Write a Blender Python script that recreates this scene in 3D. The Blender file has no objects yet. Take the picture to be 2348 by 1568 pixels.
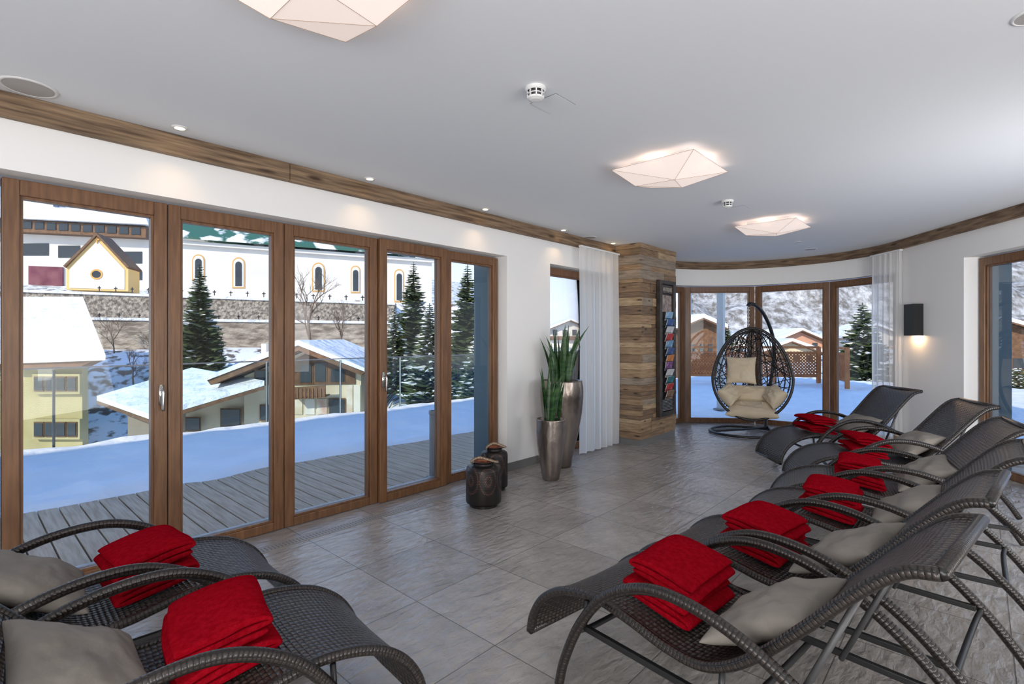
import bpy, bmesh, math, random
from mathutils import Vector, Matrix, noise
R=math.radians; PI=math.pi
random.seed(7)
F=1174.0; HZ=775.0; CX=1174.0; CH=1.4
TH=R(42.4); A=math.sin(TH); B=math.cos(TH)
CEIL=2.64
C=bpy.context.scene.collection
def cw(X,Y,z=0.0): return Vector((A*X+B*Y,-B*X+A*Y,z))
def pd(p,q,Y): return cw((p-CX)/F*Y,Y,CH-(q-HZ)*Y/F)
def pz(p,q,z):
    Y=F*(CH-z)/(q-HZ); return cw((p-CX)/F*Y,Y,z)
def su(p,U):
    r=(p-CX)/F; return U/(A-B*r)*(A*r+B)
def camrot(a): return R(a)-(PI/2-TH)
# ------------------------------------------------------------ mesh builder
class MB:
    def __init__(s): s.v=[];s.f=[];s.uv=[];s.mi=[]
    def add(s,vs,fs,uvs=None,mi=0):
        n=len(s.v); s.v+=[Vector(v) for v in vs]
        for i,f in enumerate(fs):
            s.f.append([n+k for k in f]); s.uv.append(uvs[i] if uvs else None); s.mi.append(mi)
        return s
    def box(s,a,b,M=None,mi=0):
        x0,y0,z0=a;x1,y1,z1=b
        vs=[Vector(p) for p in ((x0,y0,z0),(x1,y0,z0),(x1,y1,z0),(x0,y1,z0),(x0,y0,z1),(x1,y0,z1),(x1,y1,z1),(x0,y1,z1))]
        if M: vs=[M@v for v in vs]
        return s.add(vs,[(0,3,2,1),(4,5,6,7),(0,1,5,4),(1,2,6,5),(2,3,7,6),(3,0,4,7)],mi=mi)
    def prism(s,poly,vec,mi=0):
        vec=Vector(vec);n=len(poly);p=[Vector(q) for q in poly]
        vs=p+[q+vec for q in p]
        return s.add(vs,[tuple(range(n)),tuple(range(2*n-1,n-1,-1))]+[(i,(i+1)%n,n+(i+1)%n,n+i) for i in range(n)],mi=mi)
    def tube(s,pts,r,n=8,closed=False,mi=0,cap=True):
        pts=[Vector(p) for p in pts];m=len(pts)
        rr=r if isinstance(r,(list,tuple)) else [r]*m
        tans=[]
        for i in range(m):
            a=pts[(i-1)%m] if (closed or i>0) else pts[i]
            b=pts[(i+1)%m] if (closed or i<m-1) else pts[i]
            t=(b-a); tans.append(t.normalized() if t.length>1e-9 else Vector((0,0,1)))
        up=Vector((0,0,1)) if abs(tans[0].z)<.9 else Vector((1,0,0))
        nx=tans[0].cross(up).normalized()
        vs=[];L=[0.0]
        for i in range(m):
            t=tans[i]; nx=(nx-t*nx.dot(t))
            nx=nx.normalized() if nx.length>1e-6 else t.orthogonal().normalized()
            ny=t.cross(nx)
            for k in range(n):
                a=2*PI*k/n; vs.append(pts[i]+(nx*math.cos(a)+ny*math.sin(a))*rr[i])
            if i<m-1 or closed: L.append(L[-1]+(pts[(i+1)%m]-pts[i]).length)
        fs=[];uv=[]
        circ=2*PI*max(rr)
        for i in range(m if closed else m-1):
            j=(i+1)%m
            for k in range(n):
                k2=(k+1)%n
                fs.append((i*n+k,i*n+k2,j*n+k2,j*n+k))
                uv.append([(k/n*circ,L[i]),((k+1)/n*circ,L[i]),((k+1)/n*circ,L[i+1]),(k/n*circ,L[i+1])])
        if not closed and cap:
            fs.append(tuple(range(n-1,-1,-1)));uv.append(None)
            fs.append(tuple((m-1)*n+k for k in range(n)));uv.append(None)
        return s.add(vs,fs,uv,mi)
    def lathe(s,prof,n=32,c=(0,0,0),mi=0,M=None):
        c=Vector(c);vs=[]
        for r,z in prof:
            for k in range(n):
                a=2*PI*k/n; p=Vector((r*math.cos(a),r*math.sin(a),z))
                vs.append((M@p if M else p)+c)
        fs=[];uv=[];L=0
        rm=max(p[0] for p in prof)
        for i in range(len(prof)-1):
            d=math.hypot(prof[i+1][0]-prof[i][0],prof[i+1][1]-prof[i][1])
            for k in range(n):
                k2=(k+1)%n
                fs.append((i*n+k,i*n+k2,(i+1)*n+k2,(i+1)*n+k))
                uv.append([(k/n*2*PI*rm,L),((k+1)/n*2*PI*rm,L),((k+1)/n*2*PI*rm,L+d),(k/n*2*PI*rm,L+d)])
            L+=d
        return s.add(vs,fs,uv,mi)
    def grid(s,fn,nu,nv,mi=0,uvs=(1,1)):
        vs=[fn(i/nu,j/nv) for j in range(nv+1) for i in range(nu+1)]
        fs=[];uv=[]
        for j in range(nv):
            for i in range(nu):
                a=j*(nu+1)+i
                fs.append((a,a+1,a+nu+2,a+nu+1))
                uv.append([(i/nu*uvs[0],j/nv*uvs[1]),((i+1)/nu*uvs[0],j/nv*uvs[1]),((i+1)/nu*uvs[0],(j+1)/nv*uvs[1]),(i/nu*uvs[0],(j+1)/nv*uvs[1])])
        return s.add(vs,fs,uv,mi)
def build(name,mb,mat,parent=None,smooth=False,bevel=0,sub=0,world=False,recalc=True):
    vs=mb.v
    if world and parent is not None:
        Lc=parent.location; vs=[v-Lc for v in vs]
    me=bpy.data.meshes.new(name); me.from_pydata([tuple(v) for v in vs],[],mb.f)
    uvl=me.uv_layers.new(name='UVMap')
    flat=[]
    for i,f in enumerate(mb.f):
        u=mb.uv[i]
        for j in range(len(f)):
            flat+= list(u[j]) if u else [0.0,0.0]
    uvl.data.foreach_set('uv',flat)
    mats=mat if isinstance(mat,(list,tuple)) else [mat]
    for m in mats: me.materials.append(m)
    me.polygons.foreach_set('material_index',mb.mi)
    if recalc:
        bm=bmesh.new();bm.from_mesh(me);bmesh.ops.recalc_face_normals(bm,faces=bm.faces);bm.to_mesh(me);bm.free()
    me.polygons.foreach_set('use_smooth',[smooth]*len(me.polygons))
    me.update()
    o=bpy.data.objects.new(name,me);C.objects.link(o)
    if parent is not None: o.parent=parent
    if bevel:
        b=o.modifiers.new('b','BEVEL');b.width=bevel;b.segments=2;b.limit_method='ANGLE'
    if sub:
        b=o.modifiers.new('s','SUBSURF');b.levels=sub;b.render_levels=sub
    return o
def tag(o,label,cat,group=None,kind=None):
    o['label']=label;o['category']=cat
    if group:o['group']=group
    if kind:o['kind']=kind
    return o
def thing(name,label,cat,loc=(0,0,0),rz=0,group=None,kind=None):
    o=bpy.data.objects.new(name,None);C.objects.link(o);o.location=Vector(loc);o.rotation_euler=(0,0,rz)
    o.empty_display_size=.1
    return tag(o,label,cat,group,kind)
def dup(root,label,loc=None,rot=None):
    r=root.copy();C.objects.link(r);r['label']=label
    if loc is not None:r.location=loc
    if rot is not None:r.rotation_euler=rot
    for ch in list(root.children):
        c=ch.copy();C.objects.link(c);c.parent=r
        for g in list(ch.children):
            d=g.copy();C.objects.link(d);d.parent=c
    return r
def catmull(P,n=6,closed=False):
    P=[Vector(p) for p in P];m=len(P);out=[]
    rng=m if closed else m-1
    for i in range(rng):
        p0=P[(i-1)%m] if (closed or i>0) else P[0]*2-P[1]
        p1=P[i];p2=P[(i+1)%m]
        p3=P[(i+2)%m] if (closed or i<m-2) else P[-1]*2-P[-2]
        for k in range(n):
            t=k/n
            out.append(.5*((2*p1)+(p2-p0)*t+(2*p0-5*p1+4*p2-p3)*t*t+(3*p1-3*p2+p3-p0)*t**3))
    if not closed: out.append(P[-1])
    return out
# ------------------------------------------------------------ materials
def newmat(name):
    m=bpy.data.materials.new(name);m.use_nodes=True;nt=m.node_tree
    return m,nt,nt.nodes['Principled BSDF']
def N(nt,t,**k):
    n=nt.nodes.new(t)
    for a,b in k.items(): setattr(n,a,b)
    return n
def c4(c): return (c[0],c[1],c[2],1)
def mat(name,col,rough=.5,metal=0,col2=None,ns=5,stretch=(1,1,1),bump=0,bs=None,lo=.35,hi=.65,emit=0,ecol=None,detail=4,sheen=0,spec=None,dist=.01,coord='Object',knots=None,nrough=.5):
    if name in bpy.data.materials: return bpy.data.materials[name]
    m,nt,b=newmat(name)
    b.inputs['Base Color'].default_value=c4(col);b.inputs['Roughness'].default_value=rough;b.inputs['Metallic'].default_value=metal
    if spec is not None:b.inputs['Specular IOR Level'].default_value=spec
    if sheen: b.inputs['Sheen Weight'].default_value=sheen
    if emit:
        b.inputs['Emission Color'].default_value=c4(ecol or col);b.inputs['Emission Strength'].default_value=emit
    if col2 or bump:
        tc=N(nt,'ShaderNodeTexCoord');mp=N(nt,'ShaderNodeMapping');mp.inputs['Scale'].default_value=stretch
        nt.links.new(tc.outputs[coord],mp.inputs[0])
    if col2:
        no=N(nt,'ShaderNodeTexNoise');no.inputs['Scale'].default_value=ns;no.inputs['Detail'].default_value=detail;no.inputs['Roughness'].default_value=nrough
        nt.links.new(mp.outputs[0],no.inputs['Vector'])
        cr=N(nt,'ShaderNodeValToRGB');cr.color_ramp.elements[0].position=lo;cr.color_ramp.elements[1].position=hi
        cr.color_ramp.elements[0].color=c4(col);cr.color_ramp.elements[1].color=c4(col2)
        nt.links.new(no.outputs[0],cr.inputs[0]);out=cr.outputs[0]
        if knots:
            mk=N(nt,'ShaderNodeMapping');mk.inputs['Scale'].default_value=knots
            nt.links.new(tc.outputs[coord],mk.inputs[0])
            vo=N(nt,'ShaderNodeTexVoronoi');vo.inputs['Scale'].default_value=1;nt.links.new(mk.outputs[0],vo.inputs['Vector'])
            kr=N(nt,'ShaderNodeValToRGB');kr.color_ramp.elements[0].position=.07;kr.color_ramp.elements[1].position=.19
            kr.color_ramp.elements[0].color=(.22,.16,.12,1);kr.color_ramp.elements[1].color=(1,1,1,1)
            nt.links.new(vo.outputs['Distance'],kr.inputs[0])
            mx=N(nt,'ShaderNodeMix',data_type='RGBA',blend_type='MULTIPLY');mx.inputs['Factor'].default_value=1
            nt.links.new(out,mx.inputs['A']);nt.links.new(kr.outputs[0],mx.inputs['B']);out=mx.outputs['Result']
        nt.links.new(out,b.inputs['Base Color'])
    if bump:
        nb=N(nt,'ShaderNodeTexNoise');nb.inputs['Scale'].default_value=bs or ns;nb.inputs['Detail'].default_value=5
        nt.links.new(mp.outputs[0],nb.inputs['Vector'])
        bp=N(nt,'ShaderNodeBump');bp.inputs['Strength'].default_value=bump;bp.inputs['Distance'].default_value=dist
        nt.links.new(nb.outputs[0],bp.inputs['Height']);nt.links.new(bp.outputs[0],b.inputs['Normal'])
    return m
def math_(nt,op,a,b=None):
    n=N(nt,'ShaderNodeMath',operation=op)
    for i,v in enumerate((a,b)):
        if v is None: continue
        if isinstance(v,(int,float)): n.inputs[i].default_value=v
        else: nt.links.new(v,n.inputs[i])
    return n.outputs[0]
def weave(name,c0,c1,cu,cv,rough=.4,strength=.9,pw=.5,dist=.004):
    m,nt,b=newmat(name)
    tc=N(nt,'ShaderNodeTexCoord');sp=N(nt,'ShaderNodeSeparateXYZ');nt.links.new(tc.outputs['UV'],sp.inputs[0])
    u=math_(nt,'DIVIDE',sp.outputs[0],cu);v=math_(nt,'DIVIDE',sp.outputs[1],cv)
    su_=math_(nt,'ABSOLUTE',math_(nt,'SINE',math_(nt,'MULTIPLY',u,PI)))
    sv=math_(nt,'ABSOLUTE',math_(nt,'SINE',math_(nt,'MULTIPLY',v,PI)))
    ck=math_(nt,'FLOORED_MODULO',math_(nt,'ADD',math_(nt,'FLOOR',u),math_(nt,'FLOOR',v)),2)
    a=math_(nt,'MULTIPLY',math_(nt,'POWER',sv,pw),math_(nt,'ADD',.35,math_(nt,'MULTIPLY',su_,.65)))
    c=math_(nt,'MULTIPLY',math_(nt,'POWER',su_,pw),math_(nt,'ADD',.25,math_(nt,'MULTIPLY',sv,.55)))
    h=math_(nt,'ADD',math_(nt,'MULTIPLY',a,ck),math_(nt,'MULTIPLY',c,math_(nt,'SUBTRACT',1,ck)))
    cr=N(nt,'ShaderNodeValToRGB');cr.color_ramp.elements[0].position=.30;cr.color_ramp.elements[1].position=.95
    cr.color_ramp.elements[0].color=c4(c0);cr.color_ramp.elements[1].color=c4(c1)
    nt.links.new(h,cr.inputs[0]);nt.links.new(cr.outputs[0],b.inputs['Base Color'])
    bp=N(nt,'ShaderNodeBump');bp.inputs['Strength'].default_value=strength;bp.inputs['Distance'].default_value=dist
    nt.links.new(h,bp.inputs['Height']);nt.links.new(bp.outputs[0],b.inputs['Normal'])
    b.inputs['Roughness'].default_value=rough
    return m
def glassmat(name,tint=(1,1,1),ior=1.25,rough=0):
    m=bpy.data.materials.new(name);m.use_nodes=True;nt=m.node_tree;nt.nodes.clear()
    o=N(nt,'ShaderNodeOutputMaterial');t=N(nt,'ShaderNodeBsdfTransparent');g=N(nt,'ShaderNodeBsdfGlossy');g.inputs['Roughness'].default_value=rough
    t.inputs[0].default_value=c4(tint);fr=N(nt,'ShaderNodeFresnel');fr.inputs[0].default_value=ior
    mx=N(nt,'ShaderNodeMixShader');nt.links.new(fr.outputs[0],mx.inputs[0]);nt.links.new(t.outputs[0],mx.inputs[1]);nt.links.new(g.outputs[0],mx.inputs[2]);nt.links.new(mx.outputs[0],o.inputs[0])
    return m
def clothmat(name,col,transp,transl):
    m=bpy.data.materials.new(name);m.use_nodes=True;nt=m.node_tree;nt.nodes.clear()
    o=N(nt,'ShaderNodeOutputMaterial');d=N(nt,'ShaderNodeBsdfDiffuse');d.inputs[0].default_value=c4(col)
    l=N(nt,'ShaderNodeBsdfTranslucent');l.inputs[0].default_value=c4(col);t=N(nt,'ShaderNodeBsdfTransparent')
    m1=N(nt,'ShaderNodeMixShader');m1.inputs[0].default_value=transl
    m2=N(nt,'ShaderNodeMixShader');m2.inputs[0].default_value=transp
    nt.links.new(d.outputs[0],m1.inputs[1]);nt.links.new(l.outputs[0],m1.inputs[2])
    nt.links.new(m1.outputs[0],m2.inputs[1]);nt.links.new(t.outputs[0],m2.inputs[2]);nt.links.new(m2.outputs[0],o.inputs[0])
    return m
M_wall=mat('white_plaster',(.84,.83,.82),.8,bump=.05,bs=60,dist=.002)
M_ceil=mat('ceiling_plaster',(.77,.79,.825),.85)
M_winwood=mat('window_wood',(.12,.054,.023),.38,col2=(.20,.096,.042),ns=3,stretch=(14,14,1.2),bump=.1,bs=6)
M_beam=mat('aged_beam_wood',(.095,.055,.030),.65,col2=(.30,.200,.120),ns=2.4,stretch=(1.2,9,18),bump=.9,bs=5,detail=14,lo=.34,hi=.66,knots=(2.2,2.2,9))
M_beamR=mat('aged_beam_wood_right',(.095,.055,.030),.65,col2=(.27,.180,.108),ns=2.4,stretch=(1.8,1.8,18),bump=.9,bs=5,detail=14,lo=.34,hi=.66,knots=(2.2,2.2,9))
plk=[((.22,.135,.07),(.42,.285,.165)),((.15,.092,.05),(.32,.205,.118)),((.30,.20,.11),(.53,.385,.235)),((.19,.15,.11),(.37,.29,.215)),((.11,.07,.042),(.26,.165,.098))]
M_planks=[mat('old_plank_%d'%i,a,.65,col2=b,ns=2.6,stretch=(2.2,2.2,18),bump=.8,bs=5,detail=12,lo=.3,hi=.7,knots=(3.1+i*.3,3.1+i*.2,12)) for i,(a,b) in enumerate(plk)]
M_base=mat('baseboard_grey',(.17,.165,.16),.5)
M_glass=glassmat('window_glass',(.98,.99,.99),1.22)
M_rail=glassmat('railing_glass',(.86,.93,.94),1.3)
M_wicker=weave('dark_wicker',(.006,.0045,.004),(.070,.052,.043),.023,.017,.28,1.0,.35,.006)
M_rim=weave('dark_wicker_binding',(.006,.005,.0045),(.036,.027,.023),.022,.013,.27,.7,.3,.003)
M_black=mat('black_metal',(.012,.012,.013),.4)
M_greymetal=mat('grey_metal',(.24,.24,.25),.5,metal=.5)
M_strut=mat('strut_metal',(.07,.07,.073),.5,metal=.3)
M_chrome=mat('chrome',(.7,.7,.7),.18,metal=1)
M_red=mat('red_terry',(.22,.002,.007),1.0,col2=(.28,.004,.011),ns=60,bump=1.0,bs=220,dist=.004,spec=.0,detail=2)
M_pillow=mat('taupe_cotton',(.21,.188,.165),.85,col2=(.24,.215,.19),ns=3,bump=.7,bs=5,dist=.03,spec=.1)
M_beige=mat('beige_cotton',(.62,.51,.36),.85,bump=.3,bs=9,dist=.02,col2=(.68,.58,.43),ns=4)
M_shade=mat('lamp_fabric',(.85,.78,.74),.8,emit=.46,ecol=(1,.80,.70))
M_seam=mat('lamp_seam',(.35,.27,.22),.8)
M_white=mat('white_plastic',(.75,.75,.75),.4)
M_grille=mat('speaker_grille',(.42,.40,.39),.6)
M_bulb=mat('bulb_glow',(1,.8,.5),.5,emit=9,ecol=(1,.72,.38))
M_curtain=clothmat('sheer_curtain',(1.0,.99,.97),.28,.6)
M_snow=mat('snow',(.78,.83,.90),.7,bump=.9,bs=3.5,dist=.06,col2=(.88,.90,.94),ns=2,detail=6)
M_leaf=mat('snake_leaf',(.012,.045,.014),.35,col2=(.05,.12,.035),ns=9,stretch=(1,1,5))
M_soil=mat('soil',(.03,.02,.015),.95)
M_vase=mat('bronze_glaze',(.34,.29,.26),.24,metal=.85,col2=(.17,.14,.12),ns=5,stretch=(1,1,.5),bump=.35,bs=14,dist=.02,detail=8)
M_lant=mat('lantern_black',(.02,.017,.016),.38,metal=.5)
M_copper=mat('copper_inside',(.24,.085,.045),.4,metal=.7)
M_rope=weave('rope',(.18,.11,.06),(.55,.45,.34),.03,.012,.9)
def dotmat():
    m,nt,b=newmat('punched_metal')
    tc=N(nt,'ShaderNodeTexCoord');sp=N(nt,'ShaderNodeSeparateXYZ');nt.links.new(tc.outputs['UV'],sp.inputs[0])
    cell=.0135
    v=math_(nt,'DIVIDE',sp.outputs[1],cell);vf=math_(nt,'FLOOR',v)
    sh=math_(nt,'MULTIPLY',math_(nt,'FLOORED_MODULO',vf,2),.5)
    u=math_(nt,'ADD',math_(nt,'DIVIDE',sp.outputs[0],cell),sh)
    du=math_(nt,'SUBTRACT',math_(nt,'FRACT',u),.5);dv=math_(nt,'SUBTRACT',math_(nt,'FRACT',v),.5)
    d=math_(nt,'SQRT',math_(nt,'ADD',math_(nt,'MULTIPLY',du,du),math_(nt,'MULTIPLY',dv,dv)))
    U=math_(nt,'SUBTRACT',math_(nt,'FRACT',math_(nt,'DIVIDE',sp.outputs[0],.157)),.5);V=math_(nt,'DIVIDE',math_(nt,'SUBTRACT',sp.outputs[1],.23),.24)
    rr=math_(nt,'SQRT',math_(nt,'ADD',math_(nt,'MULTIPLY',U,U),math_(nt,'MULTIPLY',V,V)))
    rad=math_(nt,'SUBTRACT',.42,math_(nt,'ABSOLUTE',math_(nt,'SUBTRACT',math_(nt,'FRACT',math_(nt,'MULTIPLY',rr,3.2)),.5)))
    hole=math_(nt,'LESS_THAN',d,rad)
    ok=math_(nt,'MULTIPLY',math_(nt,'LESS_THAN',rr,.48),hole)
    mx=N(nt,'ShaderNodeMix',data_type='RGBA');mx.inputs['A'].default_value=(.016,.013,.012,1);mx.inputs['B'].default_value=(.15,.068,.055,1)
    nt.links.new(ok,mx.inputs['Factor']);nt.links.new(mx.outputs['Result'],b.inputs['Base Color'])
    b.inputs['Roughness'].default_value=.4;b.inputs['Metallic'].default_value=.35
    return m
M_dot=dotmat()
def floormat():
    m,nt,b=newmat('slate_tiles')
    tc=N(nt,'ShaderNodeTexCoord');mp=N(nt,'ShaderNodeMapping');mp.inputs['Location'].default_value=(-1.67+.58*4,-2.21+.58*8,0)
    nt.links.new(tc.outputs['Object'],mp.inputs[0])
    br=N(nt,'ShaderNodeTexBrick');br.offset=0;br.inputs['Scale'].default_value=1;br.inputs['Brick Width'].default_value=.58;br.inputs['Row Height'].default_value=.58
    br.inputs['Mortar Size'].default_value=.0026;br.inputs['Mortar Smooth'].default_value=.3
    br.inputs['Color1'].default_value=(.285,.263,.244,1);br.inputs['Color2'].default_value=(.355,.332,.312,1);br.inputs['Mortar'].default_value=(.13,.117,.105,1)
    nt.links.new(mp.outputs[0],br.inputs['Vector'])
    no=N(nt,'ShaderNodeTexNoise');no.inputs['Scale'].default_value=2.3;no.inputs['Detail'].default_value=12;no.inputs['Roughness'].default_value=.75
    nt.links.new(tc.outputs['Object'],no.inputs['Vector'])
    cr=N(nt,'ShaderNodeValToRGB');cr.color_ramp.elements[0].position=.3;cr.color_ramp.elements[1].position=.7
    cr.color_ramp.elements[0].color=(.68,.67,.66,1);cr.color_ramp.elements[1].color=(1.24,1.23,1.22,1)
    nt.links.new(no.outputs[0],cr.inputs[0])
    mx=N(nt,'ShaderNodeMix',data_type='RGBA',blend_type='MULTIPLY');mx.inputs['Factor'].default_value=1
    nt.links.new(br.outputs['Color'],mx.inputs['A']);nt.links.new(cr.outputs[0],mx.inputs['B']);nt.links.new(mx.outputs['Result'],b.inputs['Base Color'])
    mp2=N(nt,'ShaderNodeMapping');mp2.inputs['Scale'].default_value=(9,22,1);mp2.inputs['Rotation'].default_value=(0,0,.5);nt.links.new(tc.outputs['Object'],mp2.inputs[0])
    n2=N(nt,'ShaderNodeTexNoise');n2.inputs['Scale'].default_value=1;n2.inputs['Detail'].default_value=9;n2.inputs['Distortion'].default_value=.35;nt.links.new(mp2.outputs[0],n2.inputs['Vector'])
    h=math_(nt,'SUBTRACT',n2.outputs[0],math_(nt,'MULTIPLY',br.outputs['Fac'],.6))
    bp=N(nt,'ShaderNodeBump');bp.inputs['Strength'].default_value=1.0;bp.inputs['Distance'].default_value=.014
    nt.links.new(h,bp.inputs['Height']);nt.links.new(bp.outputs[0],b.inputs['Normal'])
    b.inputs['Roughness'].default_value=.20;b.inputs['Specular IOR Level'].default_value=1.0
    return m
M_floor=floormat()
# ------------------------------------------------------------ room shell
UW=3.66; UF=3.77
BC=Vector((7.17,2.13)); 
def bp_(a,r): return Vector((BC.x+r*math.cos(R(a)),BC.y+r*math.sin(R(a))))
DX=bp_(-56.4,1.70)
dR=cw(-.114,-1.0).xy.normalized()
nR=Vector((-dR.y,dR.x))
if nR.dot(cw(1,0).xy)<0: nR=-nR
def RW(t,o,z=0): 
    p=DX+dR*t+nR*o; return Vector((p.x,p.y,z))
tb=8.2
outer=[(-2.9,4.1),(6.6,4.1),(7.02,4.15)]+[tuple(bp_(a,1.95)) for a in range(90,-50,-5)]+[tuple(RW(0.1,.4).xy),tuple(RW(tb+.3,.4).xy),(-2.9,RW(tb,0).y-.4)]
mb=MB();mb.prism([(x,y,-.25) for x,y in outer],(0,0,.25));tag(build('floor',mb,M_floor),'grey slate tile floor of the relaxation room','floor',kind='structure')
mb=MB();mb.prism([(x,y,CEIL) for x,y in outer],(0,0,.25));tag(build('ceiling',mb,M_ceil),'smooth white plaster ceiling','ceiling',kind='structure')
M_ext=mat('exterior_render',(.10,.15,.175),.8)
mb=MB();mb.prism([(x,y,CEIL+.26) for x,y in outer],(0,0,4.6));tag(build('wall_upper_shade_mass',mb,M_ext),'unseen building mass above the room, added to shade the terrace','wall',kind='structure')  # unseen mass overhead, height set so the deck lies in shade
mb=MB();mb.box((-22,-6,-7),(-2.95,4.1,7.5));tag(build('wall_side_shade_mass',mb,M_ext),'unseen side block added to keep the sun off the terrace','wall',kind='structure')  # out-of-view block, added to stop sun reaching the left deck
W0=-.6; W1=su(1145,UF)
S0=4.66; S1=5.95
ZO=2.26
mb=MB()
mb.box((-2.5,UW,0),(W0,4.1,CEIL));mb.box((W0,UW,ZO),(W1,4.1,CEIL));mb.box((W1,UW,0),(S0,4.1,CEIL));mb.box((S0,UW,ZO),(S1,4.1,CEIL));mb.box((S1,UW,0),(6.6,4.1,CEIL))
mb.prism([(6.6,UW,0),(7.02,3.83,0),(7.02,4.15,0),(6.6,4.1,0)],(0,0,CEIL))
tag(build('wall_left',mb,M_wall),'white wall around the folding glass doors','wall',kind='structure')
mb=MB()
for s_,d in ((W1,-1),(S0,1)):
    mb.box((min(s_,s_+d*.02),UF+.09,0),(max(s_,s_+d*.02),4.14,ZO-.005))
tag(build('trim_exterior_reveal',mb,M_ext),'dark grey outer reveals beside the glass doors','trim',kind='structure')
mb=MB()
angs=list(range(93,-56,-3))+[-56.4]
for a,b in zip(angs[:-1],angs[1:]):
    p=[bp_(a,1.70),bp_(b,1.70),bp_(b,1.95),bp_(a,1.95)]
    mb.prism([(q.x,q.y,ZO) for q in p],(0,0,CEIL-ZO))
p=[bp_(-50,1.72),DX,bp_(-56.4,1.95),bp_(-50,1.95)]
mb.prism([(q.x,q.y,0) for q in p],(0,0,ZO))
tag(build('wall_bay',mb,M_wall),'curved white bulkhead over the bay windows','wall',kind='structure')
T0=1.006;T1=3.45
mb=MB()
def rwbox(m,t0,t1,o0,o1,z0,z1):
    m.prism([RW(t0,o0,z0),RW(t1,o0,z0),RW(t1,o1,z0),RW(t0,o1,z0)],(0,0,z1-z0))
rwbox(mb,0,T0,0,.42,0,CEIL);rwbox(mb,T0,T1,0,.42,ZO,CEIL);rwbox(mb,T1,tb,0,.42,0,CEIL)
tag(build('wall_right',mb,M_wall),'white wall behind the row of loungers','wall',kind='structure')
mb=MB();rwbox(mb,T0,T0+.02,.22,.45,0,ZO-.005);tag(build('trim_right_reveal',mb,M_ext),'dark outer reveal beside the right window','trim',kind='structure')
yb=RW(tb,0).y
mb=MB();mb.box((-2.9,yb-.4,0),(-2.5,4.1,CEIL));mb.box((-2.5,yb-.4,0),(RW(tb,0).x+.3,yb,CEIL))
tag(build('wall_back',mb,M_wall),'white wall behind the camera','wall',kind='structure')
mb=MB();mb.box((W1+.01,UW-.012,0),(S0,UW,.085));tag(build('baseboard_left',mb,M_base),'grey tile baseboard beside the glass doors','baseboard',kind='structure')
mb=MB();rwbox(mb,.05,T0,-.012,0,0,.085);rwbox(mb,T1,tb,-.012,0,0,.085);tag(build('baseboard_right',mb,M_base),'grey tile baseboard on the right wall','baseboard',kind='structure')
mb=MB();x=-2.5
for e in (-.7,1.62,3.95,6.02):
    mb.box((x,UW-.055,2.515),(e-.003,UW-.002,CEIL-.001));x=e
tag(build('trim_1',mb,M_beam,bevel=.004),'aged wooden beam along the top of the left wall','beam',kind='structure')
mb=MB()
for a,b in zip(range(92,-56,-12),list(range(80,-56,-12))+[-56.4]):
    n=6
    for k in range(n):
        a0=a+(b-a)*k/n;a1=a+(b-a)*(k+1)/n
        p=[bp_(a0,1.65),bp_(a1,1.65),bp_(a1,1.699),bp_(a0,1.699)]
        mb.prism([(q.x,q.y,2.525) for q in p],(0,0,CEIL-.001-2.525))
rwbox(mb,0.0,2.2,-.05,-.001,2.525,CEIL-.001);rwbox(mb,2.203,5.2,-.05,-.001,2.525,CEIL-.001);rwbox(mb,5.203,tb,-.05,-.001,2.525,CEIL-.001)
tag(build('trim_2',mb,M_beamR),'aged wooden beam following the curved bay and right wall','beam',kind='structure')
# ------------------------------------------------------------ windows
wn=[0]
def sash(p0,p1,z1,label,proud=0,handle=None,stile=.072):
    wn[0]+=1
    p0=Vector((p0[0],p0[1],0));p1=Vector((p1[0],p1[1],0));d=p1-p0;L=d.length
    e=thing('window_%d'%wn[0],label,'window',p0,math.atan2(d.y,d.x),kind='structure')
    y0=-proud;y1=.075
    g=.002
    mb=MB();w=stile
    mb.box((g,y0,.003),(w,y1,z1));mb.box((L-w,y0,.003),(L-g,y1,z1))
    mb.box((w,y0,z1-.085),(L-w,y1,z1));mb.box((w,y0,.003),(L-w,y1,.065))
    build('window_frame',mb,M_winwood,e,bevel=.005)
    mb=MB();i=.014
    for a,b in (((w,y0+.018,.065),(w+i,y1-.01,z1-.085)),((L-w-i,y0+.018,.065),(L-w,y1-.01,z1-.085)),((w+i,y0+.018,z1-.085-i),(L-w-i,y1-.01,z1-.085)),((w+i,y0+.018,.065),(L-w-i,y1-.01,.065+i))):
        mb.box(a,b)
    build('glazing_bead',mb,M_winwood,e)
    mb=MB();mb.box((w+i,.034,.065+i),(L-w-i,.040,z1-.085-i));build('glass_pane',mb,M_glass,e)
    if handle:
        hx=w*.5 if handle=='l' else L-w*.5
        mb=MB();mb.box((hx-.014,y0-.008,.98),(hx+.014,y0-.0005,1.11));mb.tube([(hx,y0-.008,1.07),(hx,y0-.045,1.07)],.008)
        mb.tube(catmull([(hx,y0-.045,1.075),(hx,y0-.05,1.06),(hx,y0-.05,1.0),(hx,y0-.045,.95)],4),.009)
        build('handle',mb,M_chrome,e,smooth=True)
    return e
js=[W0,su(2,UF),su(385,UF),su(652,UF),su(866,UF),su(1022,UF),W1-.022]
for i in range(6):
    sash((js[i],UF),(js[i+1],UF),2.245,'brown wood framed folding glass door panel %d from the left'%(i+1),proud=.03 if i==4 else 0,handle='r' if i==1 else ('l' if i==4 else None))
sash((S0+.022,UF),(S0+.98,UF),2.245,'narrow brown framed window behind the tall planter',stile=.045)
sash((S0+.98,UF),(S1-.005,UF),2.245,'brown framed window behind the sheer curtain',stile=.045)
ja=[91,55,19,-15,-49]
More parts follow.
